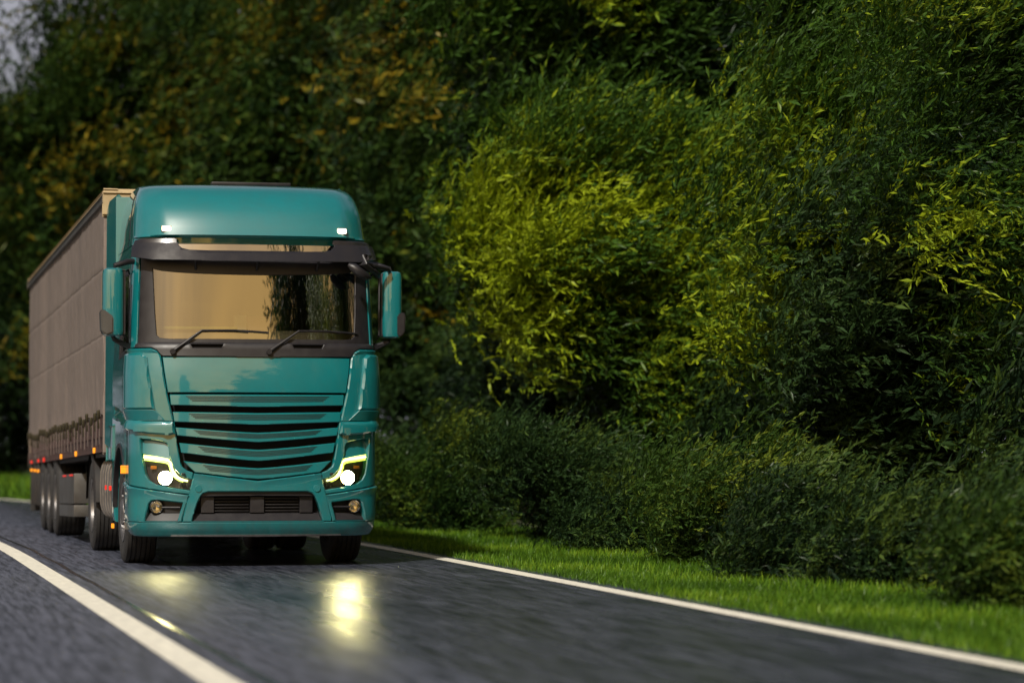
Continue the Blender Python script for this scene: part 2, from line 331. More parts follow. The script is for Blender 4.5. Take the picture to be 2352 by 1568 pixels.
# grille
half_open = [(.868, 1.704), (.8, 1.239), (.755, 1.0), (.73, .975), (.69, .952), (.63, .93)]
panel('radiator_backing', sym([(0, 1.72), (fx(.9), 1.72), (fx(.82), .95), (0, .84)]), DARK, T, off=.13, th=.02, bev=0)
SL = [(1.692, .868, 1.692, 1.588, .855, 1.570), (1.522, .838, 1.510, 1.424, .822, 1.397), (1.370, .812, 1.317, 1.290, .792, 1.224),
      (1.218, .775, 1.149, 1.122, .754, 1.04), (1.04, .735, .968, .93, .62, .863)]
for i, (zt, wt, zc, zb, wb, zcb) in enumerate(SL):
    def vline(xa, za, zcen, k=8):                     # soft V, from centre out to xa
        return [(fx(xa * j / k), zcen + (za - zcen) * (j / k) ** 1.25) for j in range(k + 1)]
    top = vline(wt, zt, zc); bot = vline(wb, zb, zcb)
    def ofs(s_, z_, zt=zt, zb=zb, zc=zc, zcb=zcb): 
        q = min(abs(s_) / .9, 1); a = zc + (zt - zc) * q; b = zcb + (zb - zcb) * q
        return .006 - .008 * min(max((a - z_) / (a - b), 0), 1)
    out = top[::-1] + [(-a, b) for a, b in top[1:]] + [(-a, b) for a, b in bot[::-1]] + bot[1:]
    sl = panel('grille_slat', out, TEAL, T, off=ofs, th=.07, bev=.006)
    # mesh insert with four ribs
    xe = [.73, .70, .655, .61, .56][i]
    def lv(f, x):                                       # height at fraction f down the slat
        q = (x / wt) ** 1.25; a = zc + (zt - zc) * q; b = zcb + (zb - zcb) * q; return a + (b - a) * f
    ins = [(x, lv(.1, x)) for x in np.linspace(0, xe, 9)] + [(x, lv(.68, x)) for x in np.linspace(xe - .07, 0, 9)]
    o1 = FX([(a, b) for a, b in ins[:9]]); o2 = FX(ins[9:])
    full = o1[::-1] + [(-a, b) for a, b in o1[1:]] + [(-a, b) for a, b in o2[:-1]] + o2[::-1][0:1] + o2[::-1][1:]
    full = o1[::-1] + [(-a, b) for a, b in o1[1:]] + [(-a, b) for a, b in o2] + o2[::-1][1:]
    # insert: dark slots as thin bars proud of the slat
    bm = bmesh.new()
    for f0 in (.14, .27, .40, .53):
        f1 = f0 + .075; xx = xe - .02 - .06 * (f0 - .14) / .4
        ks = np.linspace(-xx, xx, 41); A = []
        for x in ks:
            s_ = fx(float(x)); za = lv(f0, abs(x)); zb_ = lv(f1, abs(x))
            oo = ofs(s_, za) - .0035
            A.append((bm.verts.new(G(s_, za, oo)), bm.verts.new(G(s_, zb_, ofs(s_, zb_) - .0035)), bm.verts.new(G(s_, za, oo + .02)), bm.verts.new(G(s_, zb_, oo + .02))))
        for P, Q in zip(A, A[1:]):
            bm.faces.new((P[0], Q[0], Q[1], P[1])); bm.faces.new((P[0], P[2], Q[2], Q[0])); bm.faces.new((P[1], Q[1], Q[3], P[3]))
    finish(bm, 'mesh_slots', DTEAL, sl, 30)

# hood, corner deflectors
panel('hood_panel', sym([(0, 2.058), (fx(.94), 2.062), (fx(.885), 1.712), (0, 1.712)]), TEAL, T, off=-.004, th=.05, bev=.008)
SV = sy(.62)
cv = [(SV, 2.145), (fx(1.04), 2.145)] + dens([(fx(1.035), 2.142), (fx(.985), 2.115), (fx(.952), 2.062)], 4) + [(fx(.893), 1.712), (fx(.828), 1.432), (SV, 1.432)]
both('corner_deflector', cv, TEAL, T, off=lambda s_, z_: -.012 - .02 * max(0, 1 - (2.145 - z_) / .05 * .5 if z_ > 2.1 else 0), th=.06, bev=.012)
cv2 = [(SV - .02, 2.10), (fx(1.12), 2.10), (fx(1.075), 2.06), (fx(1.0), 1.545), (SV - .02, 1.545)]
for cvm in (cv2, mir(cv2)):
    panel('corner_vane', cvm, TEAL, T, off=-.05, th=.05, bev=.02)
cv3 = [(SV - .02, 1.54), (fx(1.0), 1.54), (fx(.905), 1.438), (SV - .02, 1.438)]
for cvm in (cv3, mir(cv3)):
    panel('corner_vane_foot', cvm, TEAL, T, off=lambda s_, z_: -.052 + .036 * (1.54 - z_) / .1, th=.03, bev=.004)

# headlamp panels
hole = [(1.145, 1.262), (1.03, 1.25), (.93, 1.232), (.895, 1.215), (.878, 1.179), (.868, 1.089), (.855, 1.05), (.815, .954), (.765, .9), (.72, .875), (.645, .856), (.668, .752), (.862, .782), (1.0, .812), (1.06, .85), (1.095, .91), (1.13, 1.09)]
holeS = FX(hole)
hp = [(fx(.822), 1.425), (fx(.805), 1.30), (fx(.795), 1.21), (fx(.762), 1.03), (fx(.745), .985), (fx(.70), .948), (fx(.638), .925), (fx(.662), .745), (fx(.672), .712)] + \
     [(fx(.9), .742), (fx(1.1), .775), (fx(1.22), .80), (sy(.62), .83), (sy(.74), .84), (sy(.76), 1.1), (sy(.8), 1.425)]
both('headlight_panel', hp, TEAL, T, off=0, th=.05, bev=.009, holes=[holeS])
sh = [(fx(.835), 1.428), (fx(.808), 1.305), (fx(.87), 1.292), (fx(1.05), 1.305), (fx(1.2), 1.335), (sy(.6), 1.36), (sy(1.1), 1.43), (sy(1.9), 1.47), (sy(2.2), 1.50), (sy(2.2), 1.60), (sy(1.6), 1.57), (sy(1.0), 1.50), (fx(1.22), 1.45), (fx(1.1), 1.43)]
both('shoulder_moulding', sh, TEAL, T, off=lambda s_, z_: -.045 + .03 * max(0, (z_ - 1.40)) / .06, th=.09, bev=.018)
rec = FX([(1.17, 1.27), (.93, 1.25), (.88, 1.2), (.86, 1.06), (1.13, 1.115)])
both('headlight_recess', rec, TEAL, T, off=lambda s_, z_: .012 + .045 * (z_ - 1.05) / .2, th=.02, bev=0)
lens = [(1.13, 1.1), (.87, 1.055), (.815, .945), (.75, .885), (.645, .86), (.665, .755), (.862, .785), (1.0, .815), (1.06, .853), (1.095, .912)]
for sg in (1, -1):
    f = (lambda p: p) if sg > 0 else mir
    hs = panel('headlight', f(FX([(a * 1.012, b) for a, b in lens])), HOUSE, T, off=.085, th=.01, bev=0)
    def ptS(x, z, off): p = G(fx(x), z, off); return Vector((p.x * sg, p.y, p.z))
    # running light: two light guides following the upper edge
    dr = dens([(1.112, 1.078), (1.0, 1.062), (.872, 1.038), (.838, .955), (.79, .885), (.735, .855), (.69, .845)], 5)
    tube('running_light', [ptS(a, b, .018) for a, b in dr], [.0125] * 10 + [.0105] * (len(dr) - 10), DRLW, hs)
    dr2 = dens([(1.115, 1.105), (1.0, 1.088), (.868, 1.062)], 4)
    tube('light_guide', [ptS(a, b - .006, .016) for a, b in dr2], .005, DRL, hs)
    dr3 = dens([(1.112, 1.052), (1.0, 1.037), (.885, 1.015), (.855, .945), (.80, .868), (.735, .838)], 5)
    tube('light_guide', [ptS(a, b, .024) for a, b in dr3], .008, DRL, hs)
    c = ptS(.92, .873, .05)
    bm = bmesh.new(); lathe_bm(bm, [(-.045, .074), (-.05, .068), (-.02, .062), (.0, .05), (.0, .001)], 32, 'Y', Matrix.Translation(c)); finish(bm, 'projector_ring', CHROME, hs)
    bm = bmesh.new(); lathe_bm(bm, [(-.02, .001), (-.018, .02), (-.01, .04), (.0, .052)], 28, 'Y', Matrix.Translation(c + Vector((0, -.012, 0)))); bmesh.ops.reverse_faces(bm, faces=bm.faces); finish(bm, 'headlight_bulb', WHT, hs)
    c2 = ptS(1.035, .975, .06)
    bm = bmesh.new(); bbox(bm, c2.x - .03, c2.x + .03, c2.y - .01, c2.y + .01, c2.z - .016, c2.z + .018, .006); finish(bm, 'indicator_reflector', AMBR, hs)
    bm = bmesh.new()
    for k in range(3):
        a0 = ptS(.70 + .03 * k, .80 + .004 * k, .06); bbox(bm, a0.x - .012, a0.x + .012, a0.y - .03, a0.y, a0.z - .03, a0.z + .02, .004)
    finish(bm, 'cooling_fins', BLACK, hs)
    panel('headlight_lens', f(FX(lens)), LENS, hs, off=.008, th=.004, bev=.002)
    bm = bmesh.new()                                     # washer nozzle beside the lamp
    a0 = ptS(.73, .915, -.02); bbox(bm, a0.x - .018, a0.x + .018, a0.y - .01, a0.y + .03, a0.z - .008, a0.z + .008, .004)
    finish(bm, 'washer_nozzle', BLACK, hs)

# bumper
Vt = [(fx(.0 + .63 * k / 8), .845 + .075 * (k / 8) ** 1.1) for k in range(9)]
Vh = [(a, b) for a, b in Vt]
cen = Vh[::-1] + [(-a, b) for a, b in Vh[1:]] + [(-fx(.745), .442), (fx(.745), .442)]
ih = [(fx(.652), .446)] + [(fx(.60), .62), (fx(.565), .695), (fx(.54), .722), (fx(.49), .738)]
intake = ih + [(-a, b) for a, b in ih[::-1]]
bc = panel('bumper_centre', cen, TEAL, T, off=lambda s_, z_: -.004 - .012 * max(0, 1 - abs(z_ - (.83 + .08 * abs(s_) / .6)) / .04), th=.06, bev=.01, holes=[intake])
both('bumper_corner', [(fx(.676), .704), (fx(.752), .442), (fx(1.19, .5), .442), (sy(.6), .442), (sy(.74), .47), (sy(.74), .832), (sy(.62), .822), (fx(1.22), .792), (fx(1.1), .767), (fx(.9), .735)], TEAL, T,
     off=lambda s_, z_: -.006 - .02 * max(0, 1 - abs(z_ - (.66 + .1 * abs(s_) / 1.2)) / .05), th=.06, bev=.01,
     holes=[FX([(1.095, .45), (1.06, .62), (1.035, .65), (.99, .66), (.735, .63), (.785, .45)])])
lp = [(fx(1.2, .45), .438), (sy(.6), .438), (sy(.76), .445), (sy(.74), .34), (sy(.6), .31), (fx(1.15), .298)]
lipo = lp + [(-a, b) for a, b in lp[::-1]]
panel('bumper_lip', lipo, TEAL, T, off=lambda s_, z_: -.006 + (.0 if z_ > .375 else .03 * (.375 - z_) / .07), th=.07, bev=.008)
panel('lip_trim', sym([(fx(.86), .318), (fx(.87), .302), (0, .292), (0, .308)][::-1] if 0 else [(0, .312), (fx(.86), .316), (fx(.87), .300), (0, .295)]), ALU, T, off=.012, th=.012, bev=.002)
# lower intake
ib = panel('lower_intake', sym([(0, .76), (fx(.58), .75), (fx(.69), .43), (0, .43)]), DARK, T, off=.16, th=.02, bev=0)
panel('intake_shelf', sym([(0, .528), (fx(.628), .528), (fx(.65), .448), (0, .448)]), BLACK, ib, off=lambda s_, z_: .02 + .07 * (z_ - .448) / .08, th=.05, bev=.006)
panel('intake_brow', sym([(0, .745), (fx(.54), .745), (fx(.585), .69), (0, .70)]), BLACK, ib, off=.03, th=.05, bev=.006)
for a, b in ((-.07, .07), (-.56, -.43), (.43, .56)): panel('intake_post', [(fx(a), .69), (fx(b), .69), (fx(b), .53), (fx(a), .53)], BLACK, ib, off=.07, th=.05, bev=.004)
bm = bmesh.new()
for x0, x1 in ((-.42, -.08), (.08, .42)):
    for z in np.linspace(.55, .67, 5): bbox(bm, x0, x1, .10, .12, z - .004, z + .004, .002)
finish(bm, 'intake_slats', BLACK, ib)
bm = bmesh.new()
for k in range(3): bbox(bm, -.56 + .035 * k, -.55 + .035 * k, .055, .065, .71, .72, .002)
for sg in (1, -1):
    f = (lambda p: p) if sg > 0 else mir
    fo = panel('fog_light_recess', f(FX([(1.12, .445), (1.08, .66), (.72, .645), (.77, .445)])), BLACK, T, off=.10, th=.02, bev=0)
    panel('fog_recess_shelf', f(FX([(1.1, .535), (.755, .535), (.785, .452), (1.1, .452)])), BLACK, fo, off=lambda s_, z_: .015 + .05 * (z_ - .45) / .08, th=.05, bev=.006)
    c = G(fx(1.0), .59, .045); c.x *= sg
    bm = bmesh.new(); lathe_bm(bm, [(.05, .066), (-.012, .066), (-.016, .06), (-.004, .058)], 32, 'Y', Matrix.Translation(c)); finish(bm, 'fog_light', BLACK, fo)
    bm = bmesh.new(); lathe_bm(bm, [(-.004, .058), (.03, .035), (.035, .001)], 32, 'Y', Matrix.Translation(c)); finish(bm, 'fog_reflector', CHROME, fo)
    bm = bmesh.new(); lathe_bm(bm, [(-.006, .058), (-.016, .035), (-.019, .001)], 24, 'Y', Matrix.Translation(c)); bmesh.ops.reverse_faces(bm, faces=bm.faces); finish(bm, 'fog_lens', LENS, fo)
    tube('bumper_bar', [Vector((sg * .76, .085, .585)), Vector((sg * .93, .12, .585))], .012, BLACK, fo)
    c = G(fx(.583), .77, -.012); c.x *= sg                # round tow-eye cover
    bm = bmesh.new(); r_ = lathe_bm(bm, [(0.004, .036), (-.0015, .034), (-.0015, .001)], 28, 'Y', Matrix.Translation(c)); bmesh.ops.recalc_face_normals(bm, faces=bm.faces); finish(bm, 'tow_eye_cover', TEAL, bc)

# windscreen, frame, cowl
def wx(z): return 1.035 + .045 * (z - 2.26) / .75
gl = [(fx(.9), 2.236), (fx(1.0), 2.245), (fx(1.03), 2.275)] + [(fx(wx(z)), z) for z in (2.5, 2.75, 3.0, 3.06)]
glf = gl + [(-a, b) for a, b in gl[::-1]]
ws = panel('windscreen', glf, GLASS, T, off=.016, th=.006, bev=0, grid=.05)
fr = [(fx(1.17), 2.14), (fx(1.155), 3.12)]
frf = [(fx(1.175), 2.14), (fx(1.165), 3.1)]
holeg = [(a * (1 - .03), b + (.004 if b < 2.5 else -.004)) for a, b in glf]
panel('windscreen_frame', [(fx(1.175), 2.20), (fx(1.16), 3.1), (-fx(1.16), 3.1), (-fx(1.175), 2.20)], BLACK, T, off=.004, th=.04, bev=.004, holes=[holeg])
cw = [(0, 2.064), (fx(.93), 2.068)] + [(fx(.95), 2.08), (fx(.99), 2.128), (fx(1.04), 2.152), (fx(1.19), 2.152), (fx(1.19), 2.225), (0, 2.225)]
slot = [(fx(.345), 2.187), (fx(.665), 2.187), (fx(.645), 2.152), (fx(.365), 2.152)]
cwp = panel('cowl_panel', sym(cw), BLACK, T, off=lambda s_, z_: -.02 + .05 * max(0, z_ - 2.19) / .035, th=.05, bev=.006, holes=[slot, mir(slot)])
for f in (lambda p: p, mir):
    panel('cowl_handle', f([(fx(.34), 2.19), (fx(.67), 2.19), (fx(.65), 2.148), (fx(.36), 2.148)]), DARK, cwp, off=.02, th=.02, bev=0)
panel('screen_top_band', [(fx(1.08), 3.06), (fx(1.07), 2.97)] + [(fx(1.07 * cos(k)), 2.965 - .085 * sin(k) ** .7) for k in np.linspace(.25, pi - .25, 15)] + [(-fx(1.07), 2.97), (-fx(1.08), 3.06)], BLACK, ws, off=.002, th=.008, bev=.002)
# visor with its lit upper window behind
uw = panel('upper_window', sym([(0, 3.186), (fx(.9), 3.186), (fx(.87), 3.07), (0, 3.07)]), glassy('upper_glass', .5, (.1, .1, .1)), T, off=.01, th=.01, bev=.003)
vt = [(0, 3.112)] + [(.5, 3.112), (.68, 3.118), (.75, 3.135), (.785, 3.165), (.80, 3.235), (.82, 3.245), (1.12, 3.238), (1.165, 3.225), (1.175, 3.15), (1.165, 3.05), (1.0, 3.015), (0, 3.003)]
vs_ = panel('sun_visor', sym([(fx(a), b) for a, b in vt]), GLOSSB, T, off=lambda s_, z_: -.085 - .07 * (3.24 - z_) / .24, th=.012, bev=.005)
for x in (-.62, -.0, .62): tube('visor_bracket', [G(fx(x), 3.02, -.1), G(fx(x), 2.96, -.03), G(fx(x), 2.93, .0)], .012, BLACK, vs_)
for sg in (1, -1):
    for zz in (3.07, 3.2):
        a = G(fx(1.12), zz, -.08); b_ = G(fx(1.13), zz, .02)
        box('visor_mount', sg * a.x - .015, sg * a.x + .015, a.y, b_.y + .05, zz - .015, zz + .015, BLACK, vs_, .004)

# roof fairing
rz = [3.188, 3.9]
rf_half = [(sy(2.25), 3.188), (sy(2.25), 3.87)]
def loft_roof():
    bm = bmesh.new(); rows = []
    zs = [3.188, 3.2, 3.25, 3.262, 3.275, 3.3, 3.36, 3.42, 3.5, 3.56, 3.62, 3.67, 3.72, 3.76, 3.785, 3.805, 3.82, 3.832, 3.842, 3.852, 3.86]
    ss = list(np.linspace(0, fx(.8), 12)) + list(np.linspace(fx(.85), S_END, 16)) + list(np.linspace(S_END + .08, sy(2.25), 12))
    ss = [-a for a in ss[:0:-1]] + ss
    for z in zs: rows.append([bm.verts.new(G(a, z) + Vector((0, .4 * max(0, abs(G(a, z).x) - .9) * (1 if z > 3.27 else 0), 0)) * (1 if abs(a) < S_END else 0) + Vector((0, .4 * max(0, lerp(WT, z) - .9) * (1 if z > 3.27 else 0) * (1 - min(1, (abs(a) - S_END) / .6)), 0)) * (1 if abs(a) >= S_END else 0)) for a in ss])
    for A, B in zip(rows, rows[1:]):
        for k in range(len(ss) - 1): bm.faces.new((A[k], A[k + 1], B[k + 1], B[k]))
    t = rows[-1]
    bm.faces.new([q for q in t])
    bmesh.ops.recalc_face_normals(bm, faces=bm.faces)
    return finish(bm, 'roof_fairing', TEAL, T, 28)
rfo = loft_roof()
for sg in (1, -1):
    c = G(fx(.93), 3.335, 0); bm = bmesh.new(); bbox(bm, sg * c.x - .046, sg * c.x + .046, c.y - .028, c.y + .05, c.z - .025, c.z + .027, .014); ml = finish(bm, 'marker_light', MARK, rfo)
    bm = bmesh.new(); bbox(bm, sg * c.x - .052, sg * c.x + .052, c.y - .012, c.y + .06, c.z - .032, c.z + .034, .012); finish(bm, 'lamp_base', CHROME, ml)
bm = bmesh.new(); bbox(bm, -.32, .5, 1.25, 1.35, 3.86, 3.895, .012); finish(bm, 'roof_hatch', BLACK, rfo)
# seam behind the fairing shoulder
tube('fairing_seam', [G(-sy(.98 + .0), z, -.001) for z in np.linspace(3.2, 3.78, 9)], .006, DARK, rfo, 6)

# cab sides (with window openings), fender, door
wz = [(sy(.52), 2.16), (sy(1.55), 2.10), (sy(1.55), 2.93), (sy(.62), 2.93)]
sidep = [(fx(1.185), 2.155), (SV + .004, 2.152), (SV + .004, 1.60), (sy(1.0), 1.51), (sy(1.6), 1.575), (sy(2.25), 1.605), (sy(2.25), 3.186), (fx(1.175, 3.1), 3.186)]
both('cab_side', sidep, TEAL, T, off=0, th=.05, bev=.006, holes=[wz], grid=.08)
sidel = [(SV + .004, 1.60), (SV + .004, 1.432), (sy(.8), 1.43), (sy(1.1), 1.44), (sy(1.9), 1.48), (sy(2.25), 1.50), (sy(2.25), 1.60), (sy(1.6), 1.57), (sy(1.0), 1.505)]
both('side_window', [(a, b) for a, b in wz], SGLASS, T, off=.012, th=.006, bev=0)
both('window_frame', [(sy(.49), 2.13), (sy(1.58), 2.07), (sy(1.58), 2.96), (sy(.59), 2.96)], BLACK, T, off=-.006, th=.02, bev=.004, holes=[[(sy(.54), 2.17), (sy(1.53), 2.12), (sy(1.53), 2.91), (sy(.63), 2.91)]])
both('pillar_panel', [(fx(1.178), 2.16), (fx(1.168), 3.09), (fx(1.192, 3.09), 3.09), (fx(1.21, 2.16), 2.16)], TEAL, T, off=-.006, th=.04, bev=.004)
arch = [(sy(1.4 + .62 * cos(a)), .52 + .66 * sin(a)) for a in np.linspace(pi, 0, 17)]
fend = [(sy(.77), .84), (sy(.775), .6)] + arch[1:-1] + [(sy(2.02), .52), (sy(2.02), .40), (sy(2.25), .40), (sy(2.25), 1.49), (sy(1.9), 1.465), (sy(1.1), 1.425), (sy(.8), 1.42)]
both('front_fender', fend, TEAL, T, off=.0, th=.08, bev=.012, grid=.08)
arc2 = [(sy(1.4 + .66 * cos(a)), .52 + .70 * sin(a)) for a in np.linspace(pi - .05, .05, 21)]
both('arch_trim', arc2 + [(sy(1.4 + .615 * cos(a)), .52 + .655 * sin(a)) for a in np.linspace(.05, pi - .05, 21)], BLACK, T, off=-.012, th=.05, bev=.004, grid=.1)
# step block ahead of the wheel
for sg in (1, -1):
    box('step', sg * 1.10, sg * 1.225, .62, .80, .36, .43, ALU if sg < 0 else BLACK, T, .01)
    bm = bmesh.new(); bbox(bm, sg * 1.225, sg * 1.275, .70, .735, .92, .985, .008); ind = finish(bm, 'side_indicator', AMB, T)
    bm = bmesh.new(); bbox(bm, sg * 1.222, sg * 1.262, .76, .80, .925, .98, .008); finish(bm, 'indicator_element', AMB, ind)
# rear wall, inner floor, cab interior
box('cab_rear_wall', -1.21, 1.21, 2.22, 2.26, 1.1, 3.8, TEAL, T, .01)
box('cab_floor', -1.15, 1.15, .4, 2.2, 1.40, 1.45, CHASSIS, T, 0)
box('cab_ceiling', -1.12, 1.12, .45, 2.2, 3.10, 3.13, SEAT, T, 0)
def dash():
    bm = bmesh.new()
    prof = [(.34, 2.2), (.42, 2.30), (.62, 2.345), (.85, 2.34), (.95, 2.25), (.95, 1.6), (.34, 1.6)]
    L = [[bm.verts.new((x, y, z)) for y, z in prof] for x in np.linspace(-1.08, 1.08, 9)]
    for A, B in zip(L, L[1:]):
        for k in range(len(prof)): bm.faces.new((A[k], A[(k + 1) % 7], B[(k + 1) % 7], B[k]))
    bm.faces.new(L[0][::-1]); bm.faces.new(L[-1]); bmesh.ops.recalc_face_normals(bm, faces=bm.faces)
    return finish(bm, 'dashboard', DASH, T)
dd = dash()
box('dash_cloth', -1.0, -.15, .45, .8, 2.346, 2.375, YEL, T, .008)
box('dash_box', -.16, -.04, .62, .70, 2.346, 2.50, PAPER, T, .008)
pc = box('dash_case', -.03, .26, .60, .78, 2.345, 2.49, PINK, T, .02)
bm = bmesh.new(); lathe_bm(bm, [(0, .014), (-.004, .012), (-.004, .001)], 16, 'Y', Matrix.Translation((.115, .60, 2.43))); finish(bm, 'case_clasp', CHROME, pc)
bm = bmesh.new(); Mx = Matrix.Translation((-.72, 1.05, 2.40)) @ Matrix.Rotation(R(-35), 4, 'X')
rr = [[Mx @ Vector((.235 * cos(a), 0, .235 * sin(a))) for a in np.linspace(0, 2 * pi, 33)]]
tube_bm(bm, rr[0], .014, 8); tube_bm(bm, [Mx @ Vector((-.23, 0, 0)), Mx @ Vector((.23, 0, 0))], .018); finish(bm, 'steering_wheel', BLACK, T)
for sx_ in (-.72, .72):
    bm = bmesh.new(); bbox(bm, sx_ - .27, sx_ + .27, 1.3, 1.8, 1.85, 2.0, .05); bbox(bm, sx_ - .26, sx_ + .26, 1.72, 1.86, 1.95, 2.62, .06); bbox(bm, sx_ - .15, sx_ + .15, 1.74, 1.86, 2.62, 2.82, .05)
    finish(bm, 'seat', SEAT, T)
# wipers
for bx, kx, ex in ((-.835, -.555, .11), (.105, .415, 1.03)):
    A = G(fx(bx), 2.115, -.04); B = G(fx(kx), 2.325, -.025); Cc = G(fx((kx + ex) / 2), 2.315, -.02); D = G(fx(ex), 2.305, -.012)
    bm = bmesh.new(); tube_bm(bm, [A, A.lerp(B, .45), B], [.02, .013, .009]); tube_bm(bm, [B, Cc + Vector((0, -.01, .012)), D.lerp(Cc, .6)], .007)
    tube_bm(bm, [A + Vector((0, .05, 0)), A + Vector((0, -.02, 0))], .028)
    wp = finish(bm, 'wiper', BLACK, T, 50)
    tube('wiper_blade', [G(fx(kx + (ex - kx) * k / 8), 2.318 - .012 * k / 8 + .012 * sin(pi * k / 8), -.008) for k in range(9)], .008, GLOSSB, wp)

# mirrors
def mirror(sg):
    m0 = empty('mirror_housing', (0, 0, 0)) if 0 else None
    bm = bmesh.new()
    zs = [2.27, 2.285, 2.32, 2.6, 2.88, 2.925, 2.94]; ins = [.03, .008, 0, 0, 0, .008, .03]
    rows = []
    for z, i_ in zip(zs, ins):
        r_ = []
        for k in range(20):
            a = 2 * pi * k / 20; ca, sa = cos(a), sin(a)
            x = 1.395 + (.105 - i_) * math.copysign(abs(ca) ** .55, ca); y = .42 + (.13 - i_) * math.copysign(abs(sa) ** .6, sa)
            r_.append(bm.verts.new((sg * x, y, z)))
        rows.append(r_)
    for A, B in zip(rows, rows[1:]):
        for k in range(20): bm.faces.new((A[k], A[(k + 1) % 20], B[(k + 1) % 20], B[k]))
    bm.faces.new(rows[0]); bm.faces.new(rows[-1]); bmesh.ops.recalc_face_normals(bm, faces=bm.faces)
    o = finish(bm, 'side_mirror', TEAL, T, 40)
    box('mirror_glass', sg * 1.30, sg * 1.49, .548, .556, 2.33, 2.9, CHROME, o, .002)
    box('mirror_back_trim', sg * 1.285, sg * 1.31, .34, .54, 2.29, 2.92, BLACK, o, .008)
    # ramp-shaped lower outer cap
    bm = bmesh.new(); vs = []
    prof = [(1.44, 2.30), (1.47, 2.275), (1.515, 2.32), (1.525, 2.50), (1.50, 2.535), (1.44, 2.50)] if sg > 0 else [(1.40, 2.30), (1.47, 2.275), (1.515, 2.31), (1.525, 2.52), (1.50, 2.535), (1.40, 2.46)]
    A = [bm.verts.new((sg * a, .275, b)) for a, b in prof]; B = [bm.verts.new((sg * a, .5, b)) for a, b in prof]
    for k in range(6): bm.faces.new((A[k], A[(k + 1) % 6], B[(k + 1) % 6], B[k]))
    bm.faces.new(A); bm.faces.new(B[::-1]); bmesh.ops.recalc_face_normals(bm, faces=bm.faces)
    bmesh.ops.bevel(bm, geom=bm.edges[:], offset=.012, segments=2, affect='EDGES')
    finish(bm, 'mirror_cap', BLACK if sg > 0 else STEEL, o)
    tube('mirror_arm', [(sg * 1.17, .5, 3.02), (sg * 1.25, .44, 3.01), (sg * 1.38, .42, 2.97), (sg * 1.40, .42, 2.92)], [.028, .03, .026, .022], BLACK, o)
    tube('mirror_arm', [(sg * 1.18, .55, 2.17), (sg * 1.27, .5, 2.19), (sg * 1.38, .42, 2.24), (sg * 1.40, .42, 2.29)], [.035, .03, .024, .02], BLACK, o)
    bm = bmesh.new(); q = [bm.verts.new(p) for p in ((sg * 1.19, .42, 2.20), (sg * 1.36, .40, 2.215), (sg * 1.2, .45, 2.13))]; f_ = bm.faces.new(q)
    e = bmesh.ops.extrude_face_region(bm, geom=[f_]); [setattr(q_, 'co', q_.co + Vector((0, .1, 0))) for q_ in e['geom'] if isinstance(q_, bmesh.types.BMVert)]
    bmesh.ops.recalc_face_normals(bm, faces=bm.faces); finish(bm, 'mirror_bracket', BLACK, o)
    tube('mirror_inner_frame', [(sg * 1.215, .62, 2.9), (sg * 1.24, .5, 2.93), (sg * 1.285, .46, 2.9), (sg * 1.285, .46, 2.3), (sg * 1.235, .5, 2.2)], .012, BLACK, o)
mirror(-1); mirror(1)
# front kerb mirror hanging at the right of the screen
bm = bmesh.new(); tube_bm(bm, [(.90, .02, 2.985), (.94, -.0, 2.96), (1.0, .0, 2.91), (1.08, .03, 2.87), (1.13, .06, 2.855)], [.02, .045, .05, .04, .012], 14)
km = finish(bm, 'kerb_mirror', BLACK, T, 60)
tube('kerb_mirror_mount', [(1.13, .1, 3.08), (1.07, .02, 3.06), (1.04, .0, 2.99), (1.10, .04, 2.95), (1.16, .1, 2.93)], [.02, .04, .045, .035, .02], BLACK, km, 12)
tube('kerb_mirror_arm', [(1.08, .06, 3.0), (1.16, .12, 2.985), (1.33, .22, 2.955), (1.36, .3, 2.94)], [.02, .026, .022, .02], BLACK, km)
tube('kerb_mirror_joint', [(1.12, .1, 2.93), (1.17, .14, 2.94), (1.22, .2, 2.90), (1.24, .25, 2.87)], [.02, .03, .03, .012], BLACK, km, 10)

# air deflectors behind the cab
for sg in (1, -1):
    bm = bmesh.new()
    P = [(2.27, 1.12), (2.85, 1.20), (2.85, 3.70), (2.70, 3.80), (2.27, 3.83)]
    A = [bm.verts.new((sg * (1.215 + .05 * (a - 2.27) / .58 - .03 * max(0, b - 3.3)), a, b)) for a, b in P]; B = [bm.verts.new((sg * (1.165 + .05 * (a - 2.27) / .58 - .03 * max(0, b - 3.3)), a, b)) for a, b in P]
    for k in range(5): bm.faces.new((A[k], A[(k + 1) % 5], B[(k + 1) % 5], B[k]))
    bm.faces.new(A); bm.faces.new(B[::-1]); bmesh.ops.recalc_face_normals(bm, faces=bm.faces); bmesh.ops.bevel(bm, geom=bm.edges[:], offset=.012, segments=2, affect='EDGES')
    finish(bm, 'side_air_deflector', TEAL, T)
    box('lower_side_skirt', sg * 1.19, sg * 1.235, 2.06, 2.85, 1.04, 1.40, TEAL, T, .015)
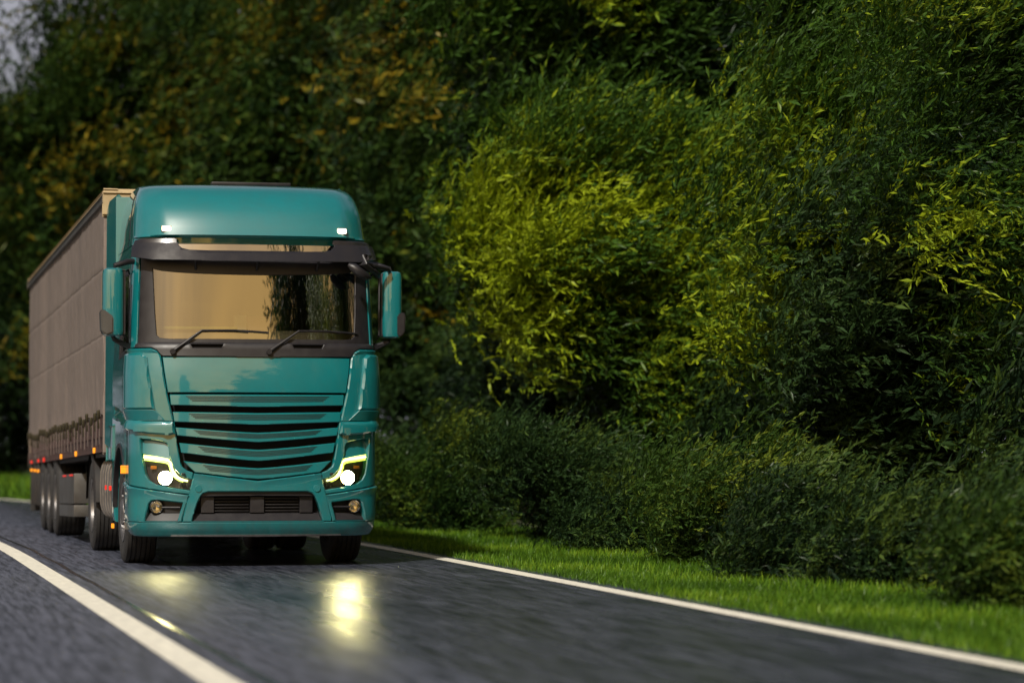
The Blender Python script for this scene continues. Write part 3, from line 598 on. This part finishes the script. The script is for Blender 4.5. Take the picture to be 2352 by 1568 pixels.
# chassis
for sg in (1, -1): box('chassis_rail', sg * .38, sg * .46, 1.0, 6.0, .75, 1.0, CHASSIS, T)
box('axle', -.85, .85, 1.3, 1.5, .42, .56, CHASSIS, T, .03)
bm = bmesh.new(); bbox(bm, -.9, .9, 5.0, 5.2, .42, .58, .04); bbox(bm, -.2, .2, 4.9, 5.35, .35, .72, .08); finish(bm, 'axle', CHASSIS, T)
box('engine', -.45, .45, .5, 2.0, .55, 1.38, CHASSIS, T, .05)
bm = bmesh.new(); bmesh.ops.create_cone(bm, cap_ends=True, segments=32, radius1=.48, radius2=.48, depth=.08, matrix=Matrix.Translation((0, 4.6, 1.08))); finish(bm, 'fifth_wheel', STEEL, T)
for sg in (-1, 1):
    bm = bmesh.new()
    def ring(y, k=0):
        o_ = []
        for j in range(24):
            a = 2 * pi * j / 24; ca, sa = cos(a), sin(a)
            o_.append(bm.verts.new((sg * (.94 + (.27 + k) * math.copysign(abs(ca) ** .5, ca)), y, .73 + (.33 + k) * math.copysign(abs(sa) ** .5, sa))))
        return o_
    ys = []
    for c_ in np.linspace(2.15, 3.95, 7): ys += [(c_ - .02, 0), (c_ - .018, .012), (c_ + .018, .012), (c_ + .02, 0)]
    rows = [ring(2.1, -.06), ring(2.12, -.01)] + [ring(y, k) for y, k in ys] + [ring(3.99, -.02)]
    for A, B in zip(rows, rows[1:]):
        for k in range(24): bm.faces.new((A[k], A[(k + 1) % 24], B[(k + 1) % 24], B[k]))
    bm.faces.new(rows[0]); bm.faces.new(rows[-1]); bmesh.ops.recalc_face_normals(bm, faces=bm.faces)
    tk = finish(bm, 'fuel_tank', ALU, T, 40)
    bm = bmesh.new(); bbox(bm, sg * 1.21, sg * 1.228, 2.3, 2.36, .33, .37, .004); finish(bm, 'side_marker', AMB, tk)
    for q_ in (2.62, 3.12): box('red_reflector', sg * 1.2, sg * 1.226, q_, q_ + .08, .72, .76, REDL, tk, .004)
    box('tank_step', sg * 1.0, sg * 1.22, 2.14, 3.9, 1.07, 1.10, STEEL, tk, .005)
    # quarter fender over the drive wheel
    bm = bmesh.new(); A = []
    for a in np.linspace(pi * .98, .1, 16):
        y, z = 5.1 + .6 * cos(a), .52 + .62 * sin(a); A.append([bm.verts.new((sg * x, y, z)) for x in (.62, 1.22)] + [bm.verts.new((sg * 1.24, y - .0 + .05 * -cos(a), z - .05 * sin(a)))])
    for P, Q in zip(A, A[1:]): bm.faces.new((P[0], P[1], Q[1], Q[0])); bm.faces.new((P[1], P[2], Q[2], Q[1]))
    finish(bm, 'rear_fender', CHASSIS, T)
# wheels
def tyre_mesh():
    bm = bmesh.new(); R_, w_ = .515, .155
    pr = [(-.13, .29), (-.15, .31), (-.162, .38), (-.162, .43), (-.155, .485), (-.138, .508)]
    for g_ in (-.095, -.05, 0, .05, .095): pr += [(g_ - .008, .515), (g_ - .006, .502), (g_ + .006, .502), (g_ + .008, .515)]
    pr += [(.138, .508), (.155, .485), (.162, .43), (.162, .38), (.15, .31), (.13, .29)]
    lathe_bm(bm, pr, 72, 'X'); bmesh.ops.recalc_face_normals(bm, faces=bm.faces)
    me = bpy.data.meshes.new('tyre'); bm.to_mesh(me); bm.free(); me.shade_smooth(); me.set_sharp_from_angle(angle=R(35)); me.materials.append(RUB); return me
def rim_mesh(front):
    bm = bmesh.new()
    if front: pr = [(.15, .292), (.155, .30), (.145, .27), (.11, .262), (.10, .25), (.125, .2), (.13, .15), (.13, .14), (.16, .135), (.175, .11), (.175, .001)]
    else: pr = [(.15, .292), (.155, .30), (.145, .27), (.02, .262), (-.02, .24), (-.04, .19), (-.04, .15), (.10, .135), (.12, .10), (.125, .001)]
    lathe_bm(bm, pr, 48, 'X')
    lathe_bm(bm, [(-.15, .29), (-.1, .27), (.1, .27)], 48, 'X')
    xb = .13 if front else -.035
    for k in range(10):
        a = 2 * pi * k / 10; bmesh.ops.create_cone(bm, cap_ends=True, segments=6, radius1=.017, radius2=.014, depth=.04, matrix=Matrix.Translation((xb + .01, .168 * cos(a), .168 * sin(a))) @ Matrix.Rotation(pi / 2, 4, 'Y'))
    bmesh.ops.recalc_face_normals(bm, faces=bm.faces)
    me = bpy.data.meshes.new('rim'); bm.to_mesh(me); bm.free(); me.shade_smooth(); me.set_sharp_from_angle(angle=R(35)); me.materials.append(ALU); return me
TY_M, RIM_F, RIM_R = tyre_mesh(), rim_mesh(True), rim_mesh(False)
def wheel(parent, sg, x, y, front=True, wide=1):
    o = link('wheel', TY_M, None, parent, (sg * x, y, .515)); o.scale = (wide, 1, 1)
    if sg < 0: o.rotation_euler = (0, 0, pi)
    link('rim', RIM_F if front else RIM_R, None, o)
for sg in (-1, 1):
    wheel(T, sg, 1.045, 1.4, True)
    wheel(T, sg, 1.06, 5.1, False); wheel(T, sg, .71, 5.1, False)
    box('mud_flap', sg * .6, sg * 1.22, 2.06, 2.075, .25, .9, RUB, T, .003) if 0 else None

# ------------------------------------------------------------------ trailer
TR = tag(empty('semi_trailer', (TX, TY, 0)), 'long trailer with grey-brown curtain side, buckled straps and cream front edge', 'trailer')
def shy(z, y): return z - .0165 * (y - 2.9)
def shear(o):
    for q in o.data.vertices: q.co.z = shy(q.co.z, q.co.y)
    return o
Y0, Y1 = 2.95, 16.5; HX = 1.255
for sg in (-1, 1):
    ZC = sorted(list(np.linspace(1.53, 3.8, 34)) + [c_ + e_ for c_ in (3.11, 2.39) for e_ in (-.022, -.012, 0, .012, .022)]); bm = bmesh.new(); ny, nz = 150, len(ZC) - 1; rnd = random.Random(5 + sg); rows = []
    ph = [rnd.uniform(0, 6) for _ in range(6)]
    for i in range(ny + 1):
        y = Y0 + .04 + (Y1 - Y0 - .08) * i / ny; r_ = []
        for j in range(nz + 1):
            z = ZC[j]; f_ = (z - 1.53) / 2.27; z += .012 * sin(y * 2 * pi / .525) * max(0, 1 - (z - 1.53) / .2)
            d = .006 * sin(y * 4.1 + ph[0]) + .005 * sin(y * 7.7 + ph[1] + z) + .003 * sin(y * 13 + ph[2] + 2 * z)
            d *= (1.4 - f_) * .8
            d += .004 * sin(z * 3 + y * .7) - .012 * math.exp(-((y - Y0 - .25) / .12) ** 2) * (1 + .7 * sin(z * 16)) * .6
            for zs_ in (3.11, 2.39): d += -.007 * math.exp(-((z - zs_) / .012) ** 2)
            d += .006 * math.exp(-((z - 1.62) / .02) ** 2)
            if z < 1.75: d += .012 * sin(y * 2 * pi / .525) * (1.75 - z) / .2
            r_.append(bm.verts.new((sg * (HX + d), y, z)))
        rows.append(r_)
    for A, B in zip(rows, rows[1:]):
        for k in range(nz): bm.faces.new((A[k], A[k + 1], B[k + 1], B[k]))
    bmesh.ops.recalc_face_normals(bm, faces=bm.faces)
    cu = shear(finish(bm, 'curtain', CURT, TR, 60))
    # hanging hem below the curtain
    if sg < 0:
        for k in range(25):
            y = Y0 + .35 + k * .525 + rnd.uniform(-.05, .05); jz = rnd.uniform(-.04, .04)
            bm = bmesh.new(); bbox(bm, -HX - .03, -HX - .018, y - .025, y + .025, 1.2 + jz * .5, 1.56, .003, Matrix.Translation((0, y, 1.56)) @ Matrix.Rotation(rnd.uniform(-.09, .09), 4, 'X') @ Matrix.Translation((0, -y, -1.56))); st_ = shear(finish(bm, 'curtain_strap', STRAP, TR))
            bm = bmesh.new(); bbox(bm, -HX - .055, -HX - .02, y - .035, y + .035, 1.47 + jz, 1.56 + jz, .01); bbox(bm, -HX - .045, -HX - .025, y - .02, y + .02, 1.36 + jz, 1.47 + jz, .006); shear(finish(bm, 'buckle', BUCK, st_))
    shear(box('lower_side_panel', sg * 1.20, sg * 1.235, Y0, Y1, 1.295, 1.56, REDB, TR, .005))
    shear(box('top_rail', sg * 1.18, sg * 1.275, Y0, Y1, 3.80, 3.885, STEEL, TR, .015))
    shear(box('roof_edge', sg * 1.14, sg * 1.268, Y0, Y1, 3.89, 3.94, CREAM, TR, .012))
    shear(box('side_rave', sg * 1.20, sg * 1.25, Y0, Y1, 1.13, 1.29, REDB, TR, .01))
    box('chassis_beam', sg * .45, sg * .6, 3.4, 16.4, .80, 1.05, CHASSIS, TR)
for y0_, y1_, n_ in ((Y0, Y0 + .05, 'front_board'), (Y1 - .05, Y1, 'rear_door')): shear(box(n_, -1.24, 1.24, y0_, y1_, 1.12, 3.93, CREAM, TR, .01))
for sg in (-1, 1):
    shear(box('front_corner_post', sg * 1.13, sg * 1.25, Y0 - .01, Y0 + .06, 1.12, 3.66, CURT, TR, .02))
    shear(box('front_header', sg * 1.0, sg * 1.268, Y0 - .03, Y0 + .06, 3.67, 3.90, CREAM, TR, .02))
shear(box('trailer_roof', -1.2, 1.2, Y0 + .02, Y1 - .02, 3.90, 3.95, CREAM, TR, .01))
shear(box('trailer_floor', -1.2, 1.2, Y0 + .05, Y1 - .05, 1.08, 1.16, CHASSIS, TR, 0))
for y in (10.9, 12.2, 13.5): box('axle', -.9, .9, y - .07, y + .07, .44, .58, CHASSIS, TR, .03)
for sg in (-1, 1):
    for y in (10.9, 12.2, 13.5): wheel(TR, sg, 1.05, y, False, 1.2)
tb = shear(box('side_box', -1.235, -.85, 7.6, 10.1, .56, .93, STEEL, TR, .015)); shear(box('side_box_lower', -1.235, -.9, 7.6, 10.1, .40, .545, STEEL, tb, .012))
bm = bmesh.new()
for q in (7.75, 8.9): bbox(bm, -1.245, -1.236, q, q + .5, .90, .92, .003)
shear(finish(bm, 'reflector_strip', REDL, tb))
box('landing_gear', -1.0, -.9, 5.9, 6.02, .38, 1.1, CHASSIS, TR); box('landing_gear', .9, 1.0, 5.9, 6.02, .38, 1.1, CHASSIS, TR)
for k, y in enumerate((14.25, 15.0, 15.8)):
    g_ = box('rear_guard', -1.26, -1.0, y, y + .09, .33, 1.05, CHASSIS, TR, .015)
    bm = bmesh.new(); bbox(bm, -1.27, -1.235, y - .012, y - .001, .81, .85, .003); finish(bm, 'guard_lamp', AMB, g_)
box('spray_flap', -1.25, -.8, 16.0, 16.03, .22, 1.0, RUB, TR, .004)
for k, y in enumerate((4.2, 6.9, 9.4, 12.8)):
    bm = bmesh.new(); bbox(bm, -1.275, -1.252, y, y + .1, 1.13, 1.19, .006); shear(finish(bm, 'side_marker_lamp', AMB if k < 3 else REDL, TR))
for y in (14.0, 15.6):
    bm = bmesh.new(); bbox(bm, -1.275, -1.252, y, y + .14, 1.14, 1.18, .006); shear(finish(bm, 'red_side_reflector', REDL, TR))

# ------------------------------------------------------------------ vegetation
rng = np.random.default_rng(11)
def leaf_material(name, dark, light, yellow, gloss=.45):
    m = bpy.data.materials.new(name); m.use_nodes = True; n = m.node_tree; L = n.links.new; b = n.nodes['Principled BSDF']; o = n.nodes['Material Output']
    at = n.nodes.new('ShaderNodeAttribute'); at.attribute_name = 'tone'
    cr = n.nodes.new('ShaderNodeValToRGB'); e = cr.color_ramp.elements
    e[0].position = 0; e[0].color = (*dark, 1); e[1].position = .62; e[1].color = (*light, 1); k = e.new(.93); k.color = (*yellow, 1)
    L(at.outputs['Fac'], cr.inputs[0]); L(cr.outputs[0], b.inputs['Base Color']); b.inputs['Roughness'].default_value = gloss
    b.inputs['Specular IOR Level'].default_value = .35
    t = n.nodes.new('ShaderNodeBsdfTranslucent'); L(cr.outputs[0], t.inputs[0])
    mx = n.nodes.new('ShaderNodeMixShader'); mx.inputs[0].default_value = .28; L(b.outputs[0], mx.inputs[1]); L(t.outputs[0], mx.inputs[2]); L(mx.outputs[0], o.inputs[0])
    return m
LM = {'wall': leaf_material('leaf_wall', (.007, .022, .007), (.055, .125, .014), (.28, .36, .012)),
      'green': leaf_material('leaf_green', (.008, .026, .006), (.045, .095, .014), (.15, .2, .02)),
      'bright': leaf_material('leaf_bright', (.012, .04, .005), (.14, .215, .010), (.36, .36, .012)),
      'dark': leaf_material('leaf_dark', (.008, .022, .009), (.035, .075, .02), (.08, .13, .02)),
      'autumn': leaf_material('leaf_autumn', (.010, .032, .008), (.045, .09, .012), (.27, .2, .012)),
      'grey': leaf_material('leaf_grey_green', (.018, .035, .018), (.07, .12, .045), (.14, .2, .07))}
BARK = mat('bark', (.04, .03, .022), .9, noise=(8, (.02, .016, .012), .8), bump=(14, .8, .03))
GRASS = leaf_material('grass_blades', (.025, .07, .006), (.09, .2, .012), (.2, .32, .02))
def leaves_mesh(name, base, direc, length, width, tone, rng, fold=.25):
    n = len(base); d = direc / np.linalg.norm(direc, axis=1)[:, None]
    r = rng.normal(size=(n, 3)); r[:, 2] *= .4; s = np.cross(d, r); s /= np.linalg.norm(s, axis=1)[:, None] + 1e-9
    u = np.cross(s, d); L_ = length[:, None]; W_ = width[:, None]
    mid = base + d * L_ * .45
    V = np.empty((n, 4, 3)); V[:, 0] = base; V[:, 1] = mid + s * W_ * .5 + u * W_ * fold; V[:, 2] = base + d * L_ - np.array([0, 0, 1]) * L_ * .05; V[:, 3] = mid - s * W_ * .5 + u * W_ * fold
    me = bpy.data.meshes.new(name); me.vertices.add(n * 4); me.vertices.foreach_set('co', V.reshape(-1).astype(np.float32))
    idx = np.arange(n)[:, None] * 4; F = np.concatenate([idx, idx + 1, idx + 2, idx, idx + 2, idx + 3], 1).reshape(-1)
    me.loops.add(n * 6); me.loops.foreach_set('vertex_index', F.astype(np.int32))
    me.polygons.add(n * 2); me.polygons.foreach_set('loop_start', np.arange(0, n * 6, 3, dtype=np.int32))
    me.update(calc_edges=True)
    a = me.attributes.new('tone', 'FLOAT', 'FACE'); a.data.foreach_set('value', np.repeat(tone, 2).astype(np.float32))
    return me
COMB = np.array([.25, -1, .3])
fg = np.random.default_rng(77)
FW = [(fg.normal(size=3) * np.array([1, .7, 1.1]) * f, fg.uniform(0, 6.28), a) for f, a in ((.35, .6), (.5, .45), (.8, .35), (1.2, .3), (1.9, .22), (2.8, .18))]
SUNLIT_SPOTS = [((9.8, 40.0, 3.6), 3.0, .3), ((10.2, 31.5, 4.6), 3.4, .17), ((10.8, 20.5, 5.6), 3.0, .1), ((10, 25, 4.2), 1.8, .12), ((10.0, 50.0, 8.0), 2.5, .25)]  # sunlit highlights put into the leaf colour: centre, radius, amount
def field(p):                       # leaf tone drifts by species along the bank, with sunlit highlights painted in
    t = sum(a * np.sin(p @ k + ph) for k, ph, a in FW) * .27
    for c, r_, a in SUNLIT_SPOTS: t = t + a * np.exp(-(((p - np.array(c)) / r_) ** 2).sum(1))
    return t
def crown_mesh(name, seed, nclump, nspray, nleaf, leaf=(.17, .034), comb=1.0, low=0.0, flat=1.0, lobes=6):
    """unit crown: radius 1 in x and y, z from 0 to 1; clumps of leafy sprays on several lobes, gaps between"""
    g = np.random.default_rng(seed)
    lc = g.uniform(-1, 1, (lobes, 3)) * np.array([.55, .55, .32]) + np.array([0, 0, .52]); lr = g.uniform(.3, .5, lobes)
    k = g.integers(0, lobes, nclump); dv = g.normal(size=(nclump, 3)); dv /= np.linalg.norm(dv, axis=1)[:, None]
    c = lc[k] + dv * lr[k][:, None] * g.uniform(.55, 1.05, nclump)[:, None] * np.array([1, 1, .75])
    c[:, 2] = np.clip(c[:, 2], low, 1.05)
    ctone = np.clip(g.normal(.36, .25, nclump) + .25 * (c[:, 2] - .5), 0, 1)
    ctone[g.random(nclump) < .08] += .25
    N = nclump * nspray
    ci = np.repeat(np.arange(nclump), nspray)
    o = c[ci]; out = dv[ci] * .8 + g.normal(size=(N, 3)) * .55 + np.array([0, 0, .2])
    out /= np.linalg.norm(out, axis=1)[:, None]
    return dict(c=o, out=out, tone=ctone[ci], N=N, nleaf=nleaf, leaf=leaf, comb=comb, seed=seed, name=name)
def crown_build(u, rad, hgt, matl, spray=.75, leafscale=1.0, comb=None, rot=0.0, at=(0, 0, 0), blend=0):
    """scale the unit crown to real size, then grow leaves of true size"""
    g = np.random.default_rng(u['seed'] * 7 + 1); N = u['N']; nl = u['nleaf']
    ca, sa = cos(rot), sin(rot); M = np.array([[ca, -sa, 0], [sa, ca, 0], [0, 0, 1]])
    o = (u['c'] @ M.T) * np.array([rad[0], rad[1], hgt]); out = u['out'] @ M.T
    cb = u['comb'] if comb is None else comb
    d = out + COMB * cb * g.uniform(1.2, 2.8, N)[:, None]; d /= np.linalg.norm(d, axis=1)[:, None]
    o = o + g.normal(size=(N, 3)) * spray * .38
    t = np.tile(np.linspace(.1, 1, nl), N)[:, None]; oi = np.repeat(o, nl, 0); di = np.repeat(d, nl, 0)
    sl = np.repeat(g.uniform(.6, 1.3, N) * spray, nl)[:, None]
    p = oi + di * t * sl + np.array([0, 0, -.1]) * (t ** 2) * sl
    ld = di * .9 + g.normal(size=(N * nl, 3)) * .25; ld[:, 2] -= .04
    L_ = g.uniform(.65, 1.3, N * nl) * u['leaf'][0] * leafscale; W_ = L_ * (u['leaf'][1] / u['leaf'][0]) * g.uniform(.8, 1.3, N * nl)
    tone = np.repeat(u['tone'], nl)
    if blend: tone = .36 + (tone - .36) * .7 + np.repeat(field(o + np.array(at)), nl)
    tone = np.clip(tone + g.normal(0, .1, N * nl), 0, 1)
    me = leaves_mesh('crown', p, ld, L_, W_, tone, g); me.materials.append(matl); return me
UN = [crown_mesh('a', 1, 170, 100, 13, lobes=7), crown_mesh('b', 2, 170, 100, 13, lobes=8), crown_mesh('c', 3, 170, 100, 13, lobes=9), crown_mesh('d', 4, 170, 100, 13, lobes=7)]
UF = [crown_mesh('e', 31, 300, 38, 9, lobes=9), crown_mesh('f', 32, 300, 38, 9, lobes=10)]
US = [crown_mesh('s', 21, 80, 60, 11, low=.0, lobes=6), crown_mesh('s2', 22, 80, 60, 11, low=.0, lobes=7)]
def trunk_mesh(h, r, seed):
    g = random.Random(seed); bm = bmesh.new(); pts = []; x = y = 0
    for k in range(7):
        pts.append((x, y, h * k / 6)); x += g.uniform(-.12, .12); y += g.uniform(-.12, .12)
    tube_bm(bm, pts, [r * (1.25 if k == 0 else 1 - .12 * k) for k in range(7)], 10)
    for k in range(6):
        p = Vector(pts[2 + k % 4]); a = g.uniform(0, 2 * pi); l = h * g.uniform(.14, .26)
        q = p + Vector((cos(a) * l * .5, sin(a) * l * .5, l * .35)); e = p + Vector((cos(a) * l, sin(a) * l, l * .8))
        tube_bm(bm, [p, q, e], [r * .45, r * .3, r * .12], 7)
    me = bpy.data.meshes.new('trunk'); bmesh.ops.recalc_face_normals(bm, faces=bm.faces); bm.to_mesh(me); bm.free(); me.shade_smooth(); me.materials.append(BARK); return me
def tree(kind, label, cat, x, y, h, rx, ry, col, un, base=.08, leafscale=1.0, rot=0, spray=.75, comb=None, group='roadside trees'):
    o = empty(kind, (x, y, -.04)); tag(o, label, cat, group)
    link('trunk', trunk_mesh(h * .7, .05 + h * .018, int(x * 10 + y)), None, o)
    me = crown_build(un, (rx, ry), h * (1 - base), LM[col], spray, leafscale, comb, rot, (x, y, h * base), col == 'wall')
    link('crown', me, None, o, (0, 0, h * base))
    return o
# front row on the right of the road, nearest first
TREES = [
 # x, y, h, rx, ry, colour, unit, label
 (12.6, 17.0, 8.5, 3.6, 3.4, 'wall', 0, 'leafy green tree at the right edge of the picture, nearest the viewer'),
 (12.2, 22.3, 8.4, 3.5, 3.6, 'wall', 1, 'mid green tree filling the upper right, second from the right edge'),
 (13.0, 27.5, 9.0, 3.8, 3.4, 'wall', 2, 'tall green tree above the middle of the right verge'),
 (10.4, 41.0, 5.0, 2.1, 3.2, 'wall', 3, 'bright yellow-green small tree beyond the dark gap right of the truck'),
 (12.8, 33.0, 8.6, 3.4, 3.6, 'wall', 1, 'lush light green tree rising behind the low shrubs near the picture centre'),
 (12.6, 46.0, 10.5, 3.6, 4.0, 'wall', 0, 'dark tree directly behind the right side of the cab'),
 (14.0, 53.0, 13.0, 4.2, 4.4, 'autumn', 2, 'dark tree with a few yellow leaves above the right end of the cab roof'),
 (13.0, 62.0, 14.5, 4.6, 4.6, 'autumn', 3, 'tall tree with yellowing leaves above the middle of the cab roof'),
 (11.2, 72.0, 15.5, 4.6, 4.6, 'autumn', 1, 'tall tree with orange tinged leaves above the left end of the cab roof'),
 (7.2, 80.0, 15.5, 4.5, 4.2, 'autumn', 0, 'autumn tinged tree standing above the front of the trailer'),
 (3.0, 88.0, 11.6, 4.2, 3.8, 'dark', 2, 'dark tree behind the far end of the trailer'),
 (11.5, 98.0, 19.0, 4.5, 4.5, 'green', 3, 'tallest dark green tree at the top left'),
 (.6, 98.0, 11.0, 3.6, 3.6, 'green', 1, 'lower green tree at the left edge of the picture'),
 (3.0, 108.0, 12.5, 6.0, 4.0, 'dark', 0, 'furthest dark tree low behind the rear of the trailer'),
 (17.5, 20.5, 12.5, 4.5, 4.4, 'dark', 2, 'tall dark tree behind the right front row, furthest right'),
 (18.0, 29.5, 13.5, 4.8, 4.6, 'dark', 3, 'tall dark tree behind the front row, second from the right'),
 (18.5, 39.5, 14.5, 5.0, 4.8, 'dark', 0, 'tall dark tree behind the front row near the top centre'),
 (18.5, 51.0, 16.0, 5.0, 5.0, 'dark', 1, 'tall dark tree behind the front row above the cab'),
 (18.0, 64.0, 18.0, 5.2, 5.2, 'dark', 2, 'tall dark tree at the back above the cab roof'),
 (15.5, 79.0, 19.0, 5.2, 5.2, 'dark', 3, 'tall dark tree at the back left of the cab roof'),
]
for i, (x, y, h, rx, ry, c, un, lab) in enumerate(TREES):
    far = y > 60
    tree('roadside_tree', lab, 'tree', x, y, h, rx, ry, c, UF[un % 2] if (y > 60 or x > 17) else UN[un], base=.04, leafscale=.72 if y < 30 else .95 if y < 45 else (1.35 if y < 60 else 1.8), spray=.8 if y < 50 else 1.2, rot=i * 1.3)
# trees beside and behind the viewer, seen only mirrored in the windscreen
for i, (x, y, h, r_, lab) in enumerate([(13.5, 4.0, 15, 4.6, 'tall tree beside the viewer mirrored in the right of the windscreen'), (14.5, -8.0, 17, 5.0, 'tall tree behind the viewer mirrored dark in the windscreen'),
                            (-10.5, 60.0, 12, 4.5, 'tree left of the road mirrored along the cab side, nearest of three'), (-11.5, 78.0, 13, 5.0, 'tree left of the road mirrored along the cab side, middle of three'), (-4.5, 106.0, 15, 6.0, 'tree left of the road mirrored along the cab side, furthest of three'), (-22.0, -110.0, 11, 13.0, 'low broad tree far behind the viewer, left one'), (10.0, -115.0, 12, 13.0, 'low broad tree far behind the viewer, right one'), (12.0, -30.0, 17, 4.6, 'furthest tall tree behind the viewer mirrored beside the sky gap'), (-9.5, -22.0, 13, 2.2, 'narrow tree behind the viewer mirrored in the left of the windscreen')]):
    tree('roadside_tree', lab, 'tree', x, y, h, r_, r_, 'dark', UF[i % 2], base=.04, leafscale=1.8 if r_ < 10 else 5, spray=1.0 if r_ < 10 else 2.5, comb=.2, group='trees behind the viewer')
# understorey closing the gaps below the crowns
for i, (x, y, h, lab) in enumerate([(11.8, 19.5, 4.2, 'dark understorey bush at the right edge under the nearest tree'), (12.0, 25.5, 4.0, 'dark understorey bush between the two upper right trees'), (11.6, 30.5, 4.2, 'dark understorey bush left of the picture\'s right third'),
        (11.6, 36.5, 3.6, 'dark bush just right of the bright yellow-green tree'), (10.8, 47.0, 4.6, 'dark bush close beside the right mirror of the truck'), (11.5, 52.5, 5.0, 'dark bush hidden mostly behind the right side of the cab'),
        (11.0, 60, 5.5, 'dark bush far behind the cab roof'), (5.0, 94, 6.0, 'dark bush at the left edge beyond the bend of the road')]):
    tree('understorey_bush', lab, 'bush', x, y, h, 2.2, 2.8, 'dark', US[i % 2], base=0, leafscale=.95, spray=.6, rot=i * 2, group='dark bushes under the trees')
# low shrubs along the verge
SH = [(9.0, 17.2, 'low dark shrub on the verge at the right edge'), (8.9, 20.0, 'low shrub on the verge, second from the right edge'), (9.0, 22.8, 'low shrub on the verge below the right front trees'),
      (8.8, 25.8, 'low spreading shrub on the verge right of centre'), (8.9, 29.0, 'low green shrub on the verge near the picture centre'), (8.7, 32.4, 'leafy low shrub below the bright yellow-green tree'),
      (8.5, 36.2, 'low green shrub on the verge just right of the truck'), (8.2, 40.5, 'low shrub peeping out beside the right wheel of the truck'), (7.9, 46, 'furthest low shrub beside the verge behind the truck')]
for i, (x, y, lab) in enumerate(SH):
    tree('verge_shrub', lab, 'shrub', x - (.25 if y < 27 else .1), y, (.75 if y < 35 else 1.2) + .2 * sin(i * 2.1), 1.05, 2.3, ('dark', 'green', 'dark')[i % 3], US[i % 2], base=0, leafscale=.55, spray=.42, rot=i, group='low shrubs along the verge')
# grass verge
def grass(name, n, x0, x1, y0, y1, seed, hgt=.13, edge=0):
    g = np.random.default_rng(seed); y = y0 + (y1 - y0) * g.random(n) ** 1.35; x = g.uniform(x0, x1, n) + np.where(y < 32, 0, -((y - 32) ** 2) / 470)
    base = np.stack([x, y, np.full(n, -.045)], 1); d = g.normal(size=(n, 3)) * .4 + np.array([0, -.35, 1]); d[:, 2] = np.abs(d[:, 2])
    L_ = g.uniform(.5, 1.4, n) * hgt * (1 + .5 * np.clip((x - 7.2) / 1.5, 0, 1)); W_ = L_ * .07 + .002
    tone = np.clip(.5 + .18 * np.sin(x * 3 + y * .9) + .12 * np.sin(y * 2.3) + g.normal(0, .17, n), 0, 1)
    me = leaves_mesh(name, base, d, L_, W_, tone, g, .05); me.materials.append(GRASS); o = link(name, me)
    tag(o, 'bright green roadside grass beside the white edge line', 'grass', kind='stuff'); return o
grass('grass_verge', 260000, 6.36, 9.2, 13, 62, 5, .10)
g2 = grass('tall_grass', 30000, 6.5, 14, 56, 90, 6, .45); g2['label'] = 'pale green tall grass at the far bend behind the trailer'
